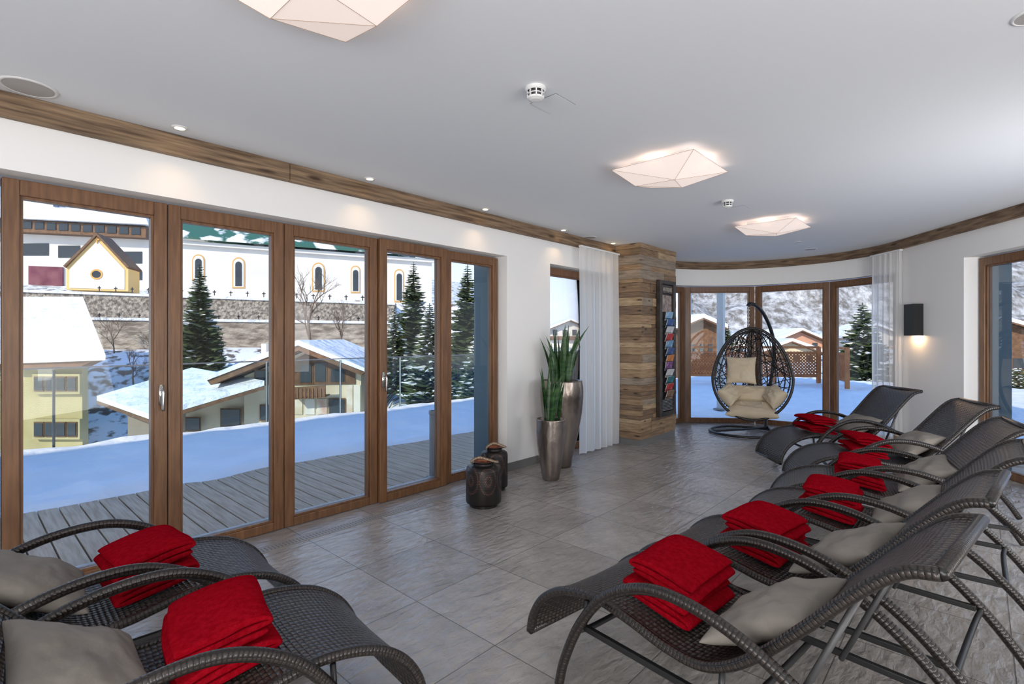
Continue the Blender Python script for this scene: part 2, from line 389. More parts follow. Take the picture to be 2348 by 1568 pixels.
for i in range(4):
    sash(bp_(ja[i],1.80),bp_(ja[i+1],1.80),2.245,'tall brown framed glass panel of the bay, number %d from the pillar'%(i+1),stile=.085)
for i in range(3):
    a=T0+.022+(T1-T0-.03)*i/3;b=T0+.022+(T1-T0-.03)*(i+1)/3
    sash(RW(a,.13),RW(b,.13),2.245,'brown framed glass panel in the right wall, panel %d from the bay'%(i+1))
# ------------------------------------------------------------ plank pillar
PS0,PS1,PU=6.02,7.06,3.25
mb=MB();z=.075;lastm=-1
while z<CEIL-.01:
    h=random.choice([.05,.07,.09,.11,.12]);h=min(h,CEIL-.001-z)
    m_=random.choice([k for k in (0,0,1,2,3,4,0,1) if k!=lastm]);lastm=m_
    dx=random.uniform(0,.016)
    mb.box((PS0-dx,PU-dx+.0,z+.0015),(PS0+.05,UW-.001,z+h-.0015),mi=m_)
    if random.random()<.75:
        c=PS0+(PS1-PS0)*random.uniform(.25,.75);m2=random.randrange(5);m3=m_ if random.random()<.5 else random.randrange(5)
        mb.box((PS0+.051,PU-dx,z+.0015),(c-.001,PU+.05,z+h-.0015),mi=m3);mb.box((c+.001,PU-random.uniform(0,.016),z+.0015),(PS1,PU+.05,z+h-.0015),mi=m2)
    else: mb.box((PS0+.051,PU-dx,z+.0015),(PS1,PU+.05,z+h-.0015),mi=m_)
    z+=h
mb.box((PS1-.03,PU+.05,.075),(PS1,3.80,CEIL-.001),mi=1)
mb.box((PS0+.05,PU+.05,.075),(PS1-.03,UW-.002,CEIL-.002),mi=1)
tag(build('wall_pillar',mb,M_planks),'pillar clad in reclaimed horizontal wooden planks','pillar',kind='structure')
mb=MB();mb.box((PS0+.004,PU+.004,0),(PS1-.004,UW-.002,.074));tag(build('baseboard_pillar',mb,M_base),'grey plinth under the wooden pillar','baseboard',kind='structure')
# ------------------------------------------------------------ curtains
def curtain(pa,pb,label,waves,z0,z1,amp=.035,seed=0):
    pa=Vector(pa);pb=Vector(pb);d=(pb-pa);n=Vector((-d.y,d.x)).normalized()
    e=thing('curtain',label,'curtain',(pa.x,pa.y,0))
    def fn(u,v):
        z=z0+(z1-z0)*v
        ph=u*waves*2*PI+seed+1.2*noise.noise(Vector((u*4,v*1.1,seed)))
        k=amp*(.55+.45*(1-v))*math.sin(ph)+.008*math.sin(ph*2.3+v*2)
        p=pa+d*(u+.006*math.sin(v*5+seed))+n*k
        return Vector((p.x,p.y,z))
    mb=MB();mb.grid(fn,waves*14,24);build('curtain_fabric',mb,M_curtain,e,smooth=True,world=True,recalc=False)
    mb=MB();mb.box((0,-.02,z1),(d.length,.02,z1+.02),Matrix.Translation((pa.x,pa.y,0))@Matrix.Rotation(math.atan2(d.y,d.x),4,'Z'))
    build('curtain_track',mb,M_white,e,world=True)
    return e
curtain((5.06,3.52),(5.94,3.52),'sheer white curtain beside the wooden pillar',6,.015,2.49,amp=.020)
curtain(bp_(-41,1.60),RW(.10,-.08).xy,'sheer white curtain between bay windows and right wall',5,.015,2.49,amp=.020,seed=2)
# ------------------------------------------------------------ magazine rack
RS0,RS1=6.44,6.93;RZ0,RZ1=.33,2.19
y1=PU-.017
e=thing('magazine_rack','tall black magazine rack with lettered header mounted on the plank pillar','magazine rack',((RS0+RS1)/2,y1,RZ0))
mb=MB();D=.055
mb.box((RS0,y1-D,RZ0),(RS0+.075,y1,RZ1));mb.box((RS1-.075,y1-D,RZ0),(RS1,y1,RZ1));mb.box((RS0+.075,y1-D,RZ1-.05),(RS1-.075,y1,RZ1));mb.box((RS0+.075,y1-D,RZ0),(RS1-.075,y1,RZ0+.06))
M_rack=mat('rack_black',(.02,.017,.015),.5,col2=(.05,.04,.035),ns=8,bump=.3)
build('rack_frame',mb,M_rack,e,bevel=.004,world=True)
mb=MB();mb.box((RS0+.075,y1-.012,RZ0+.06),(RS1-.075,y1,RZ1-.05));build('back_panel',mb,mat('rack_back',(.035,.028,.025),.6),e,world=True)
mb=MB();mb.box((RS0+.077,y1-.04,2.02),(RS1-.077,y1-.012,2.125));build('header_board',mb,mat('header_dark',(.06,.045,.04),.5),e,world=True)
mb=MB();mb.box((RS0+.09,y1-.03,1.76),(RS1-.09,y1-.012,1.99));build('poster_card',mb,mat('poster_card',(.40,.36,.32),.6,col2=(.16,.09,.08),ns=14),e,world=True)
mb=MB()
for k in range(8): mb.box((RS0+.09,y1-.05,RZ0+.075+k*.02),(RS1-.09,y1-.03,RZ0+.085+k*.02))
build('louvre_panel',mb,M_greymetal,e,world=True)
mb=MB()
zr=[.56+i*.098 for i in range(12)]
for zz in zr: mb.tube([(RS0+.07,y1-.078,zz+.03),(RS1-.07,y1-.078,zz+.03)],.004,6);mb.tube([(RS0+.07,y1-.078,zz+.03),(RS0+.07,y1-.02,zz)],.004,6);mb.tube([(RS1-.07,y1-.078,zz+.03),(RS1-.07,y1-.02,zz)],.004,6)
build('wire_holder',mb,M_black,e,world=True)
cu=bpy.data.curves.new('t','FONT');cu.body='ANTIQUES';cu.size=.072;cu.align_x='CENTER';cu.extrude=.002
to=bpy.data.objects.new('t',cu);C.objects.link(to)
bpy.context.view_layer.update()
me=bpy.data.meshes.new_from_object(to.evaluated_get(bpy.context.evaluated_depsgraph_get()));bpy.data.objects.remove(to)
me.materials.clear();me.materials.append(mat('header_letters',(.42,.38,.32),.6))
lo=bpy.data.objects.new('lettering',me);C.objects.link(lo);lo.parent=e;lo.rotation_euler=(PI/2,0,0);lo.scale=(.8,1,1)
lo.location=Vector((0,-.043,2.045-RZ0))
cols=[('blue',(.03,.08,.25)),('red',(.42,.03,.03)),('white',(.55,.55,.57)),('teal',(.03,.16,.19)),('orange',(.50,.17,.04)),('light blue',(.14,.28,.45)),('brown',(.22,.12,.06)),('purple',(.16,.06,.20))]
M_paper=mat('paper',(.62,.61,.58),.7)
seq=[6,1,3,2,7,4,0,5,1,2,0,5]
for i,zz in enumerate(zr):
    cn,cc=cols[seq[i]]
    xc=(RS0+RS1)/2+random.uniform(-.015,.015)
    t=thing('magazine','%s covered magazine in row %d from the top of the rack'%(cn,len(zr)-i),'magazine',(xc,y1-.056,zz+.006),0,'magazines in the wall rack')
    M=Matrix.Rotation(R(13+random.uniform(-4,6)),4,'X')@Matrix.Rotation(random.uniform(-.05,.05),4,'Y')
    mb=MB();mb.box((-.098,-.006,0),(.098,.004,.118),M);build('page_block',mb,M_paper,t)
    mb=MB();mb.box((-.10,-.008,0),(.10,-.0062,.12),M)
    build('cover',mb,mat('cover_%s'%cn.replace(' ','_'),cc,.25,col2=tuple(min(1,c*1.4+.08) for c in cc),ns=16,lo=.52,hi=.56),t)
# ------------------------------------------------------------ ceiling things
def ceil_lamp(c,label,rz=0):
    c=Vector(c)
    e=thing('ceiling_lamp',label,'ceiling lamp',(c.x,c.y,CEIL),rz,'faceted ceiling lamps')
    h=.30
    vs=[(-h,-h,-.045),(h,-h,-.045),(h*.95,h*.95,-.05),(-h,h,-.045),(h*.88,.03,-.10),(-.02,h*.88,-.105),(-.03,-.05,-.125)]
    fs=[(0,1,6),(1,4,6),(4,5,6),(5,3,6),(3,0,6),(1,2,4),(2,5,4),(2,3,5)]
    mb=MB();mb.add(vs,fs);build('lamp_shade',mb,M_shade,e)
    mb=MB();ed=set()
    for f in fs:
        for i in range(3): ed.add(tuple(sorted((f[i],f[(i+1)%3]))))
    for a,b in ed: mb.tube([Vector(vs[a])-Vector((0,0,.001)),Vector(vs[b])-Vector((0,0,.001))],.0012,4)
    build('seam',mb,M_seam,e)
    mb=MB();mb.box((-.2,-.2,-.03),(.2,.2,-.001));build('ceiling_plate',mb,M_white,e)
    for dx,dy in ((-.24,0),(.24,0),(0,.24),(0,-.24)):
        l=bpy.data.lights.new('lamp_bulb','POINT');l.energy=.34;l.color=(1,.66,.44);l.shadow_soft_size=.03
        lo=bpy.data.objects.new('lamp_bulb',l);C.objects.link(lo);lo.parent=e;lo.location=(dx,dy,-.05)
ceil_lamp(cw(-.65,1.655),'faceted white fabric ceiling lamp at the top edge, nearest the camera')
ceil_lamp(cw(1.13,3.66),'faceted white fabric ceiling lamp between the two smoke detectors')
ceil_lamp(cw(2.80,5.50),'faceted white fabric ceiling lamp farthest away, near the bay')
for i,(p,q) in enumerate(((412,292),(848,409),(1113,479),(1292,527),(1406,557))):
    c=pz(p,q,CEIL)
    e=thing('ceiling_spotlight','small recessed ceiling spotlight by the beam, %s from the left'%('first','second','third','fourth','fifth')[i],'spotlight',c,0,'recessed spotlights along the left beam')
    mb=MB();mb.lathe([(.025,-.001),(.028,-.007),(.040,-.006),(.042,-.0005)],24);build('trim_ring',mb,M_white,e,smooth=True)
    mb=MB();mb.lathe([(.0,-.0075),(.024,-.0075)],16);build('bulb',mb,M_bulb,e)
    l=bpy.data.lights.new('spot_light','SPOT');l.energy=4;l.color=(1,.66,.36);l.spot_size=R(110);l.spot_blend=1;l.shadow_soft_size=.03
    lo=bpy.data.objects.new('spot_light',l);C.objects.link(lo);lo.parent=e;lo.location=(0,0,-.015)
def speaker(c,r,label):
    e=thing('ceiling_speaker',label,'speaker',c)
    mb=MB();mb.lathe([(r*.86,-.004),(r*.9,-.007),(r,-.005),(r+.003,-.0005)],40);build('speaker_ring',mb,M_white,e,smooth=True)
    mb=MB();mb.lathe([(0,-.006),(r*.86,-.005)],40);build('speaker_grille',mb,M_grille,e)
speaker(pz(66,200,CEIL),.112,'large round ceiling speaker at the upper left')
speaker(pz(2372,34,CEIL),.065,'round ceiling speaker cut by the upper right corner')
speaker(pz(1352,544,CEIL),.085,'small round ceiling speaker near the wooden pillar')
speaker(pz(1858,571,CEIL),.085,'small round ceiling speaker above the bay')
speaker(pz(1829,554,CEIL),.035,'tiny white round ceiling fitting behind the farthest lamp')
for (p,q,a,b,l) in ((1228,215,1268,238,'nearest the camera'),(1668,466,1692,478,'between the farther two ceiling lamps')):
    c=pz(p,q-14 if p<1300 else q-6,CEIL)
    e=thing('smoke_detector','white ceiling smoke detector '+l,'smoke detector',c)
    mb=MB();mb.lathe([(.051,-.0005),(.053,-.012),(.047,-.016),(.043,-.02)],32);build('detector_base',mb,M_white,e,smooth=True)
    mb=MB();mb.lathe([(.038,-.016),(.036,-.055),(0,-.057)],32);build('sensor_slot',mb,M_black,e,smooth=True)
    mb=MB()
    for k in range(8):
        M=Matrix.Rotation(k*PI/4,4,'Z');mb.box((.036,-.003,-.053),(.0425,.003,-.018),M)
    mb.lathe([(.044,-.034),(.044,-.037),(.036,-.037),(.036,-.034),(.044,-.034)],32)
    mb.lathe([(.041,-.049),(.039,-.057),(.024,-.064),(0,-.066)],32);build('detector_cage',mb,M_white,e,smooth=False)
    c=pz(a,b,CEIL);e=thing('access_panel','flush square ceiling access panel beside the smoke detector '+l,'access panel',c)
    h=.085
    mb=MB();mb.box((-h,-h,-.002),(h,h,-.0005));build('panel_gap',mb,mat('panel_gap',(.22,.22,.23),.9),e)
    h=.0825
    mb=MB();mb.box((-h,-h,-.0035),(h,h,-.0021));build('panel_face',mb,M_ceil,e)
# floor vent
e=thing('floor_vent','long slotted steel floor vent running beside the glass doors','floor vent',(.3,3.43,0))
mb=MB();mb.box((.3,3.44,.0003),(3.9,3.53,.003));build('vent_frame',mb,mat('vent_frame',(.30,.28,.26),.45,metal=.2),e,world=True)
mb=MB()
x=.32
while x<3.87:
    mb.box((x,3.452,.0031),(x+.009,3.48,.0036));mb.box((x,3.49,.0031),(x+.009,3.518,.0036));x+=.024
build('slot',mb,mat('slot_dark',(.16,.15,.14),.6),e,world=True)
# sconce
c=RW(.29,-.002,1.62)
e=thing('wall_lamp','black box wall lamp glowing downward on the white right wall','wall lamp',c,math.atan2(-dR.y,-dR.x))
s_=1
if Vector((math.cos(e.rotation_euler.z+PI/2),math.sin(e.rotation_euler.z+PI/2))).dot(-nR)<0: s_=-1
mb=MB();w=.09
mb.box((-w,s_*.0,-.19),(w,s_*.004,.19));mb.box((-w,s_*.106,-.19),(w,s_*.11,.19));mb.box((-w,s_*.004,-.19),(-w+.004,s_*.106,.19));mb.box((w-.004,s_*.004,-.19),(w,s_*.106,.19))
build('lamp_housing',mb,M_black,e)
mb=MB();mb.box((-w+.01,s_*.012,-.15),(w-.01,s_*.098,-.145));build('diffuser',mb,M_bulb,e)
l=bpy.data.lights.new('sconce_light','POINT');l.energy=2.8;l.color=(1,.62,.32);l.shadow_soft_size=.02
lo=bpy.data.objects.new('sconce_light',l);C.objects.link(lo);lo.parent=e;lo.location=(0,s_*.055,-.18)
# ------------------------------------------------------------ loungers
prof=[(0,.12),(.02,.20),(.085,.295),(.20,.37),(.36,.405),(.52,.39),(.68,.36),(.80,.36),(.90,.405),(1.00,.49),(1.11,.61),(1.20,.715),(1.28,.80),(1.34,.845),(1.40,.86)]
pc=catmull([(x,0,z) for x,z in prof],6)
plen=[0.0]
for a,b in zip(pc[:-1],pc[1:]): plen.append(plen[-1]+(b-a).length)
def surf(t):
    for a,b in zip(pc[:-1],pc[1:]):
        if a.x<=t<=b.x:
            k=(t-a.x)/max(1e-6,b.x-a.x);return a.z+(b.z-a.z)*k,math.atan2(b.z-a.z,b.x-a.x)
    return .4,0
LG='wicker loungers in the relaxation room'
def make_lounger():
    e=thing('sun_lounger','','lounger',(0,0,0),0,LG)
    hw=.275
    mb=MB();n=len(pc)
    nrm=[]
    for i in range(n):
        t=(pc[min(n-1,i+1)]-pc[max(0,i-1)]).normalized();nrm.append(Vector((-t.z,0,t.x)))
    for side in (0,1):
        off=.008 if side==0 else -.008
        vs=[];fs=[];uv=[];m=4
        for i in range(n):
            for k in range(m+1):
                y=-hw+2*hw*k/m
                vs.append(pc[i]+nrm[i]*(off-.012*(1-(2*k/m-1)**2))+Vector((0,y,0)))
        for i in range(n-1):
            for k in range(m):
                a=i*(m+1)+k
                fs.append((a,a+1,a+m+2,a+m+1));u0=(k/m)*2*hw;u1=((k+1)/m)*2*hw
                uv.append([(u0,plen[i]),(u1,plen[i]),(u1,plen[i+1]),(u0,plen[i+1])])
        mb.add(vs,fs,uv)
    build('woven_seat',mb,M_wicker,e,smooth=True,recalc=False)
    for sg in (-1,1):
        mb=MB();mb.tube([p+Vector((0,sg*hw,0)) for p in pc],.017,10);build('edge_rail',mb,M_rim,e,smooth=True)
    for xx in (0,len(pc)-1):
        mb=MB();mb.tube([pc[xx]+Vector((0,-hw,0)),pc[xx]+Vector((0,hw,0))],.017,10);build('end_rail',mb,M_rim,e,smooth=True)
    arm=catmull([(.22,.317,.02),(.25,.317,.13),(.33,.317,.30),(.46,.32,.46),(.64,.322,.555),(.83,.322,.56),(1.02,.32,.505),(1.18,.317,.41),(1.32,.317,.28),(1.44,.317,.13),(1.51,.317,.02)],6)
    for sg in (-1,1):
        mb=MB();mb.tube([(p.x,sg*p.y,p.z) for p in arm],.0195,10);build('arm_leg',mb,M_rim,e,smooth=True)
    for sg in (-1,1):
        mb=MB();mb.box((.32,sg*.288-.010,.27),(1.31,sg*.288+.010,.292));build('side_bar',mb,M_black,e,bevel=.003)
    for x,z in ((.325,.275),(.92,.27),(1.325,.275)):
        mb=MB();mb.tube(catmull([(x,-.308,z),(x-.01,-.2,z-.02),(x-.01,.2,z-.02),(x,.308,z)],5),.011,8);build('cross_bar',mb,M_black,e,smooth=True)
    for sg in (-1,1):
        mb=MB();mb.tube([(1.23,sg*.23,.73),(1.04,sg*.24,.285)],.009,8);build('back_strut',mb,M_strut,e,smooth=True)
    for sg in (-1,1):
        for q in (.33,.88):
            mb=MB();mb.tube([(q,sg*.275,.38),(q,sg*.29,.28)],.010,8);build('seat_bracket',mb,M_black,e,smooth=True)
    return e
LL=[
 (( .29,2.42),-50,'dark wicker lounger nearest the camera in the right row',.55,'nearest lounger of the right row',.92),
 (( .83,2.90),-48,'dark wicker lounger second nearest in the right row',.57,'second nearest lounger of the right row',.93),
 ((1.45,3.40),-42,'dark wicker lounger third nearest in the right row',.57,'third nearest lounger of the right row',.93),
 ((1.95,3.90),-30,'dark wicker lounger fourth nearest in the right row',.57,'fourth nearest lounger of the right row',.93),
 ((2.53,4.66),-17,'dark wicker lounger second from the far end of the right row',.57,'second farthest lounger of the right row',.93),
 ((2.75,5.50),-2,'dark wicker lounger at the far end of the right row by the curtain',.48,'farthest lounger by the curtain',.90),
 ((-.50,2.03),222,'dark wicker lounger in the bottom left foreground nearest the camera',.58,'bottom left foreground lounger',.93),
 ((-1.12,2.56),225,'dark wicker lounger at the left, between foreground lounger and glass doors',.57,'left lounger nearer the glass doors',.93),
]
def towel_mb(L,W,layers,th,seed):
    path=[]
    for k in range(layers):
        z=th*(k+.5)
        xs=[-L/2,-L/4,0,L/4,L/2]
        if k%2: xs=xs[::-1]
        for x in xs:
            path.append((x+.016*noise.noise(Vector((k*3.7,x*9,seed))),z))
        if k<layers-1:
            sx=1 if k%2==0 else -1
            path.append((sx*(L/2+th*.5),z+th*.5))
    m=len(path)
    top=[];bot=[]
    for i in range(m):
        a=Vector(path[max(0,i-1)]);b=Vector(path[min(m-1,i+1)]);t=(b-a).normalized();n=Vector((-t.y,t.x))*th*.41
        p=Vector(path[i]);top.append(p+n);bot.append(p-n)
    out=top+bot[::-1];n=len(out)
    mb=MB();st=[-.5,-.485,-.36,-.18,0,.18,.36,.485,.5];vs=[]
    H=layers*th
    for j,y in enumerate(st):
        k=.98 if abs(y)==.5 else 1
        for i,p in enumerate(out):
            q=Vector((p.x*k,y*W,p.y))
            ex=abs(q.x)/(L/2);ey=abs(y)*2
            q.z-=.012*(q.z/H)*(max(0,ex-.6)**2*5+max(0,ey-.6)**2*5)
            q+=Vector((noise.noise(q*7+Vector((seed,0,i*.05)))*.010,noise.noise(q*8+Vector((0,seed,i//5)))*.012,noise.noise(Vector((q.x*6,q.y*6,seed)))*.012*min(1,max(0,q.z)/.05)))
            vs.append(q)
    fs=[]
    for j in range(len(st)-1):
        for i in range(n):
            i2=(i+1)%n;fs.append((j*n+i,j*n+i2,(j+1)*n+i2,(j+1)*n+i))
    for base,rev in ((0,False),((len(st)-1)*n,True)):
        for i in range(m-1):
            f=(base+i,base+i+1,base+n-2-i,base+n-1-i)
            fs.append(f[::-1] if rev else f)
    mb.add(vs,fs);return mb
def pillow_mb(a,b,h,seed,n=26,pw=.42):
    mb=MB()
    def f(sgn):
        def fn(u,v):
            x=2*u-1;y=2*v-1
            k=max(0,(1-x*x))**pw*max(0,(1-y*y))**pw
            X=a*x*(1-.10*(1-y*y)*abs(x)**3);Y=b*y*(1-.10*(1-x*x)*abs(y)**3)
            w=noise.noise(Vector((x*2.0+seed,y*2.0,seed)))*.28+noise.noise(Vector((x*5,y*5+seed,3)))*.12-.22*abs(noise.noise(Vector((x*3.5+y*2.5,y*1.2-x,seed+4))))
            return Vector((X,Y,sgn*h*k*(1+w*(1 if sgn>0 else .3))))
        return fn
    mb.grid(f(1),n,n);mb.grid(f(-1),n,n);return mb
def weld(o):
    bm=bmesh.new();bm.from_mesh(o.data);bmesh.ops.remove_doubles(bm,verts=bm.verts,dist=.0005);bmesh.ops.recalc_face_normals(bm,faces=bm.faces);bm.to_mesh(o.data);bm.free()
proto=None
for i,((X,Y),ang,lab,tt,ph,pt_) in enumerate(LL):
    loc=cw(X,Y);rz=camrot(ang)
    if proto is None:
        proto=make_lounger();o=proto;o['label']=lab;o.location=loc;o.rotation_euler=(0,0,rz)
    else: o=dup(proto,lab,loc,(0,0,rz))
    Mw=Matrix.Translation(loc)@Matrix.Rotation(rz,4,'Z')
    zs,sl=surf(tt)
    for j in range(2):
        mbt=towel_mb(.26-.01*j,.345-.015*j,3,.0275,i*3.1+j*7)
        t=tag(build('towel',mbt,M_red,smooth=True,sub=2),'%s folded red towel on the %s'%('upper' if j else 'lower',ph),'towel','folded red towels on the loungers')
        t.matrix_world=Mw@Matrix.Translation((tt+(.014*j),.012*math.sin(i*2+j),zs+.012+.087*j))@Matrix.Rotation(-sl*.8,4,'Y')@Matrix.Rotation(R([4,-3,5,-4,6,2,-6,5][i]*(1 if j else .3)),4,'Z')
    t=tag(build('pillow',pillow_mb(.18,.24,.062,i*1.7),M_pillow,smooth=True,sub=1),'taupe cotton pillow on the %s'%ph,'pillow','taupe pillows on the loungers')
    weld(t)
    t.matrix_world=Mw@Matrix.Translation((pt_,.0,surf(pt_)[0]+.070))@Matrix.Rotation(-R(30),4,'Y')@Matrix.Rotation(R([3,-5,4,-3,5,0,4,-4][i]),4,'Z')
# stump table
c=cw(3.86,4.93)
e=thing('stump_table','pale round tree stump side table between the two farthest loungers','side table',c)
mb=MB();pr=[(.0,.0),(.145,0),(.15,.02),(.142,.22),(.15,.44),(.147,.455)];mb.lathe(pr,28);build('stump_side',mb,mat('bark_pale',(.30,.22,.14),.8,col2=(.42,.32,.21),ns=6,stretch=(3,3,.6),bump=.6),e,smooth=True)
mb=MB();mb.lathe([(.147,.455),(.143,.462),(0,.463)],28);build('stump_top',mb,mat('stump_top',(.55,.44,.29),.6,col2=(.65,.54,.38),ns=12,bump=.1),e)
# ------------------------------------------------------------ planters
def planter(c,H,rb,rm,rt,nl,leafh,label,seed,lean_=.40):
    rnd=random.Random(seed)
    e=thing('potted_plant',label,'potted plant',c,0)
    pr=[(0,0),(rb*.92,0),(rb,.012),(rb*1.12,H*.12),(rb+(rm-rb)*.55,H*.38),(rb+(rm-rb)*.88,H*.62),(rm,H*.82),(rm*.99,H*.92),(rt+.012,H*.985),(rt+.012,H),(rt-.004,H),(rt-.01,H-.04),(rt-.012,H-.06)]
    mb=MB();mb.lathe(pr,44);build('pot',mb,M_vase,e,smooth=True)
    mb=MB();mb.lathe([(0,H-.045),(rt-.008,H-.045)],24);build('soil',mb,M_soil,e)
    for k in range(nl):
        a=rnd.uniform(0,2*PI);r0=rnd.uniform(.01,rt*.6);h=leafh*rnd.uniform(.55,1.0) if k>2 else leafh
        lean=rnd.uniform(.04,lean_)*h*(1 if k>2 else .4);w=rnd.uniform(.018,.030);tw=rnd.uniform(-1.2,1.2);a2=a+rnd.uniform(-.4,.4)
        n=9;vs=[];fs=[]
        fa=rnd.uniform(0,PI)
        for i in range(n+1):
            t=i/n
            p=Vector((r0*math.cos(a)+lean*t*t*math.cos(a2),r0*math.sin(a)+lean*t*t*math.sin(a2),H-.05+h*t))
            ww=w*(.62+.55*math.sin(PI*min(1,t*1.15)*.8))*(1-max(0,(t-.5)/.5)**1.6)+.0005
            d=Vector((math.cos(fa+tw*t),math.sin(fa+tw*t),0));q=Vector((-d.y,d.x,0))
            vs+=[p-d*ww,p+q*ww*.35,p+d*ww]
        for i in range(n):
            b=i*3
            fs+=[(b,b+1,b+4,b+3),(b+1,b+2,b+5,b+4)]
        mb=MB();mb.add(vs,fs);build('leaf',mb,M_leaf,e,smooth=True,recalc=False)
planter(cw(.545,5.60),.94,.105,.235,.21,26,.66,'taller glazed bronze planter with spiky snake plant, behind the shorter one',3,.44)
planter(cw(.385,5.08),.60,.085,.148,.135,17,.56,'shorter glazed bronze planter with snake plant in front of the taller planter',5,.24)
# ------------------------------------------------------------ lanterns
def lantern(c,r,h,label,rz):
    e=thing('lantern',label,'lantern',c,rz)
    mb=MB();mb.lathe([(r*.80,0),(r*.80,.022),(r*.86,.022)],40);mb.lathe([(0,0),(r*.8,0)],40);build('foot_ring',mb,M_lant,e,smooth=False)
    mb=MB();mb.lathe([(r*.80,.022),(r*.97,.030),(r,.045),(r,h*.84),(r*.96,h*.90),(r*.86,h*.93)],48);build('punched_body',mb,M_dot,e,smooth=True)
    mb=MB();mb.lathe([(r*.86,h*.93),(r*.62,h*.95),(r*.56,h*.965),(r*.56,h*1.03),(r*.60,h*1.04)],40);build('collar',mb,M_lant,e,smooth=True)
    mb=MB();mb.lathe([(r*.60,h*1.04),(r*.54,h*1.045),(r*.52,h*.97),(r*.5,h*.55),(0,h*.54)],40);build('copper_cup',mb,M_copper,e,smooth=True)
    hp=catmull([(-r*.66,0,h*1.0),(-r*.72,-.03,h*1.08),(-r*.35,-.065,h*1.17),(r*.15,-.085,h*1.12),(r*.6,-.07,h*1.05),(r*.76,-.03,h*1.02),(r*.66,0,h*1.0)],6)
    mb=MB();mb.tube(hp,.010,8);build('rope_handle',mb,M_rope,e,smooth=True)
    for sg in (-1,1):
        mb=MB();mb.tube([(sg*r*.56,0,h*.99),(sg*r*.70,0,h*.99)],.006,8);build('handle_stud',mb,M_lant,e,smooth=True)
lantern(cw(-.238,4.30),.148,.355,'black punched metal lantern with rope handle, in front of its twin',camrot(-75)+PI/2)
lantern(cw(-.165,4.76),.125,.375,'black punched metal lantern standing behind the other lantern by the doors',camrot(-60)+PI/2)
# ------------------------------------------------------------ egg chair
ec=cw(3.417,7.54);aw=math.atan2(ec.y,ec.x)
e=thing('hanging_egg_chair','dark woven hanging egg chair on a curved stand in the bay','hanging chair',ec,aw-PI/2)
ring=[(.475*math.cos(a),.475*math.sin(a)*.95,.022) for a in [2*PI*k/48 for k in range(48)]]
mb=MB();mb.tube(ring,.018,10,closed=True);build('base_ring',mb,M_black,e,smooth=True)
mb=MB();mb.tube(catmull([(-.42,-.18,.03),(-.1,-.02,.045),(.2,.25,.05),(.32,.34,.06)],5),.016,8);mb.tube(catmull([(.45,-.1,.03),(.38,.1,.045),(.33,.33,.06)],5),.016,8);build('base_brace',mb,M_black,e,smooth=True)
pole=catmull([(.30,.34,.04),(.31,.42,.25),(.38,.58,.75),(.42,.60,1.10),(.40,.48,1.42),(.29,.26,1.72),(.17,.06,1.87),(.09,-.03,1.90),(.05,-.06,1.87)],7)
mb=MB();mb.tube(pole,.026,12);build('stand_pole',mb,M_black,e,smooth=True)
EX,EY=.10,-.06;ZB,ZT=.24,1.54
mb=MB()
zc=1.86
k=0
while zc>1.56:
    a=(k%2)*PI/2;rr=[]
    for q in range(10):
        t=2*PI*q/10;rr.append((EX-.04+.009*math.cos(t)*math.cos(a),EY+.009*math.cos(t)*math.sin(a),zc+.017*math.sin(t)))
    mb.tube(rr,.0035,5,closed=True);zc-=.026;k+=1
build('chain',mb,M_chrome,e,smooth=True)
def rimr(th):
    z=math.sin(th);x=math.cos(th)
    zz=.5*(ZB+ZT)-.06
    up=z>0
    return Vector((EX+.52*x*(1-.14*z if up else 1.0),0,zz+(ZT-zz if up else zz-ZB)*z))
def shell(x,z,dep=.62):
    rho=min(1,math.hypot(x,z));th=math.atan2(z,x);p=rimr(th);c=Vector((EX,0,.5*(ZB+ZT)-.06))
    q=c+(p-c)*rho
    return Vector((q.x,EY-.17+.10*(q.z-.9)+dep*math.sqrt(max(0,1-rho**2.2)),q.z))
rim=[shell(math.cos(t),math.sin(t)) for t in [2*PI*k/64 for k in range(64)]]
mb=MB();mb.tube(rim,.020,10,closed=True);build('rim',mb,M_rim,e,smooth=True)
rim2=[shell(.955*math.cos(t),.955*math.sin(t)) for t in [2*PI*k/64 for k in range(64)]]
mb=MB();mb.tube(rim2,.010,8,closed=True);build('inner_rim',mb,M_rim,e,smooth=True)
mb=MB()
for k in range(-4,5):
    x=k/4.6
    pts=[]
    for j in range(15):
        z=-1+2*j/14;xx=x*math.sqrt(max(0,1-z*z));pts.append(shell(xx*.98,z*.98))
    mb.tube(pts,.009,6)
build('rib',mb,M_rim,e,smooth=True)
mb=MB();rnd=random.Random(4)
for k in range(50):
    a1=rnd.uniform(0,2*PI);a2=a1+PI+rnd.uniform(-1.9,1.9)
    p1=Vector((math.cos(a1),math.sin(a1)))*.97;p2=Vector((math.cos(a2),math.sin(a2)))*.97
    mb.tube([shell(*(p1.lerp(p2,j/12))) for j in range(13)],.0058,5)
for k in range(9):
    z=-.92+k*.065
    w=math.sqrt(1-z*z)*.97
    mb.tube([shell(-w+2*w*j/12,z+.02*math.sin(j+k)) for j in range(13)],.0055,5)
build('woven_shell',mb,M_rim,e,smooth=True)
Mx=Matrix.Translation(ec)@Matrix.Rotation(aw-PI/2,4,'Z')
t=tag(build('back_cushion',pillow_mb(.215,.215,.08,3.3),M_beige,smooth=True,sub=1),'square beige cushion leaning upright in the egg chair','cushion');weld(t)
t.matrix_world=Mx@Matrix.Translation((EX-.14,EY+.16,.92))@Matrix.Rotation(R(75),4,'X')
e2=thing('seat_cushion','round padded beige seat cushion with bolster sides in the egg chair','cushion',Mx@Vector((EX,EY+.03,.30)),aw-PI/2)
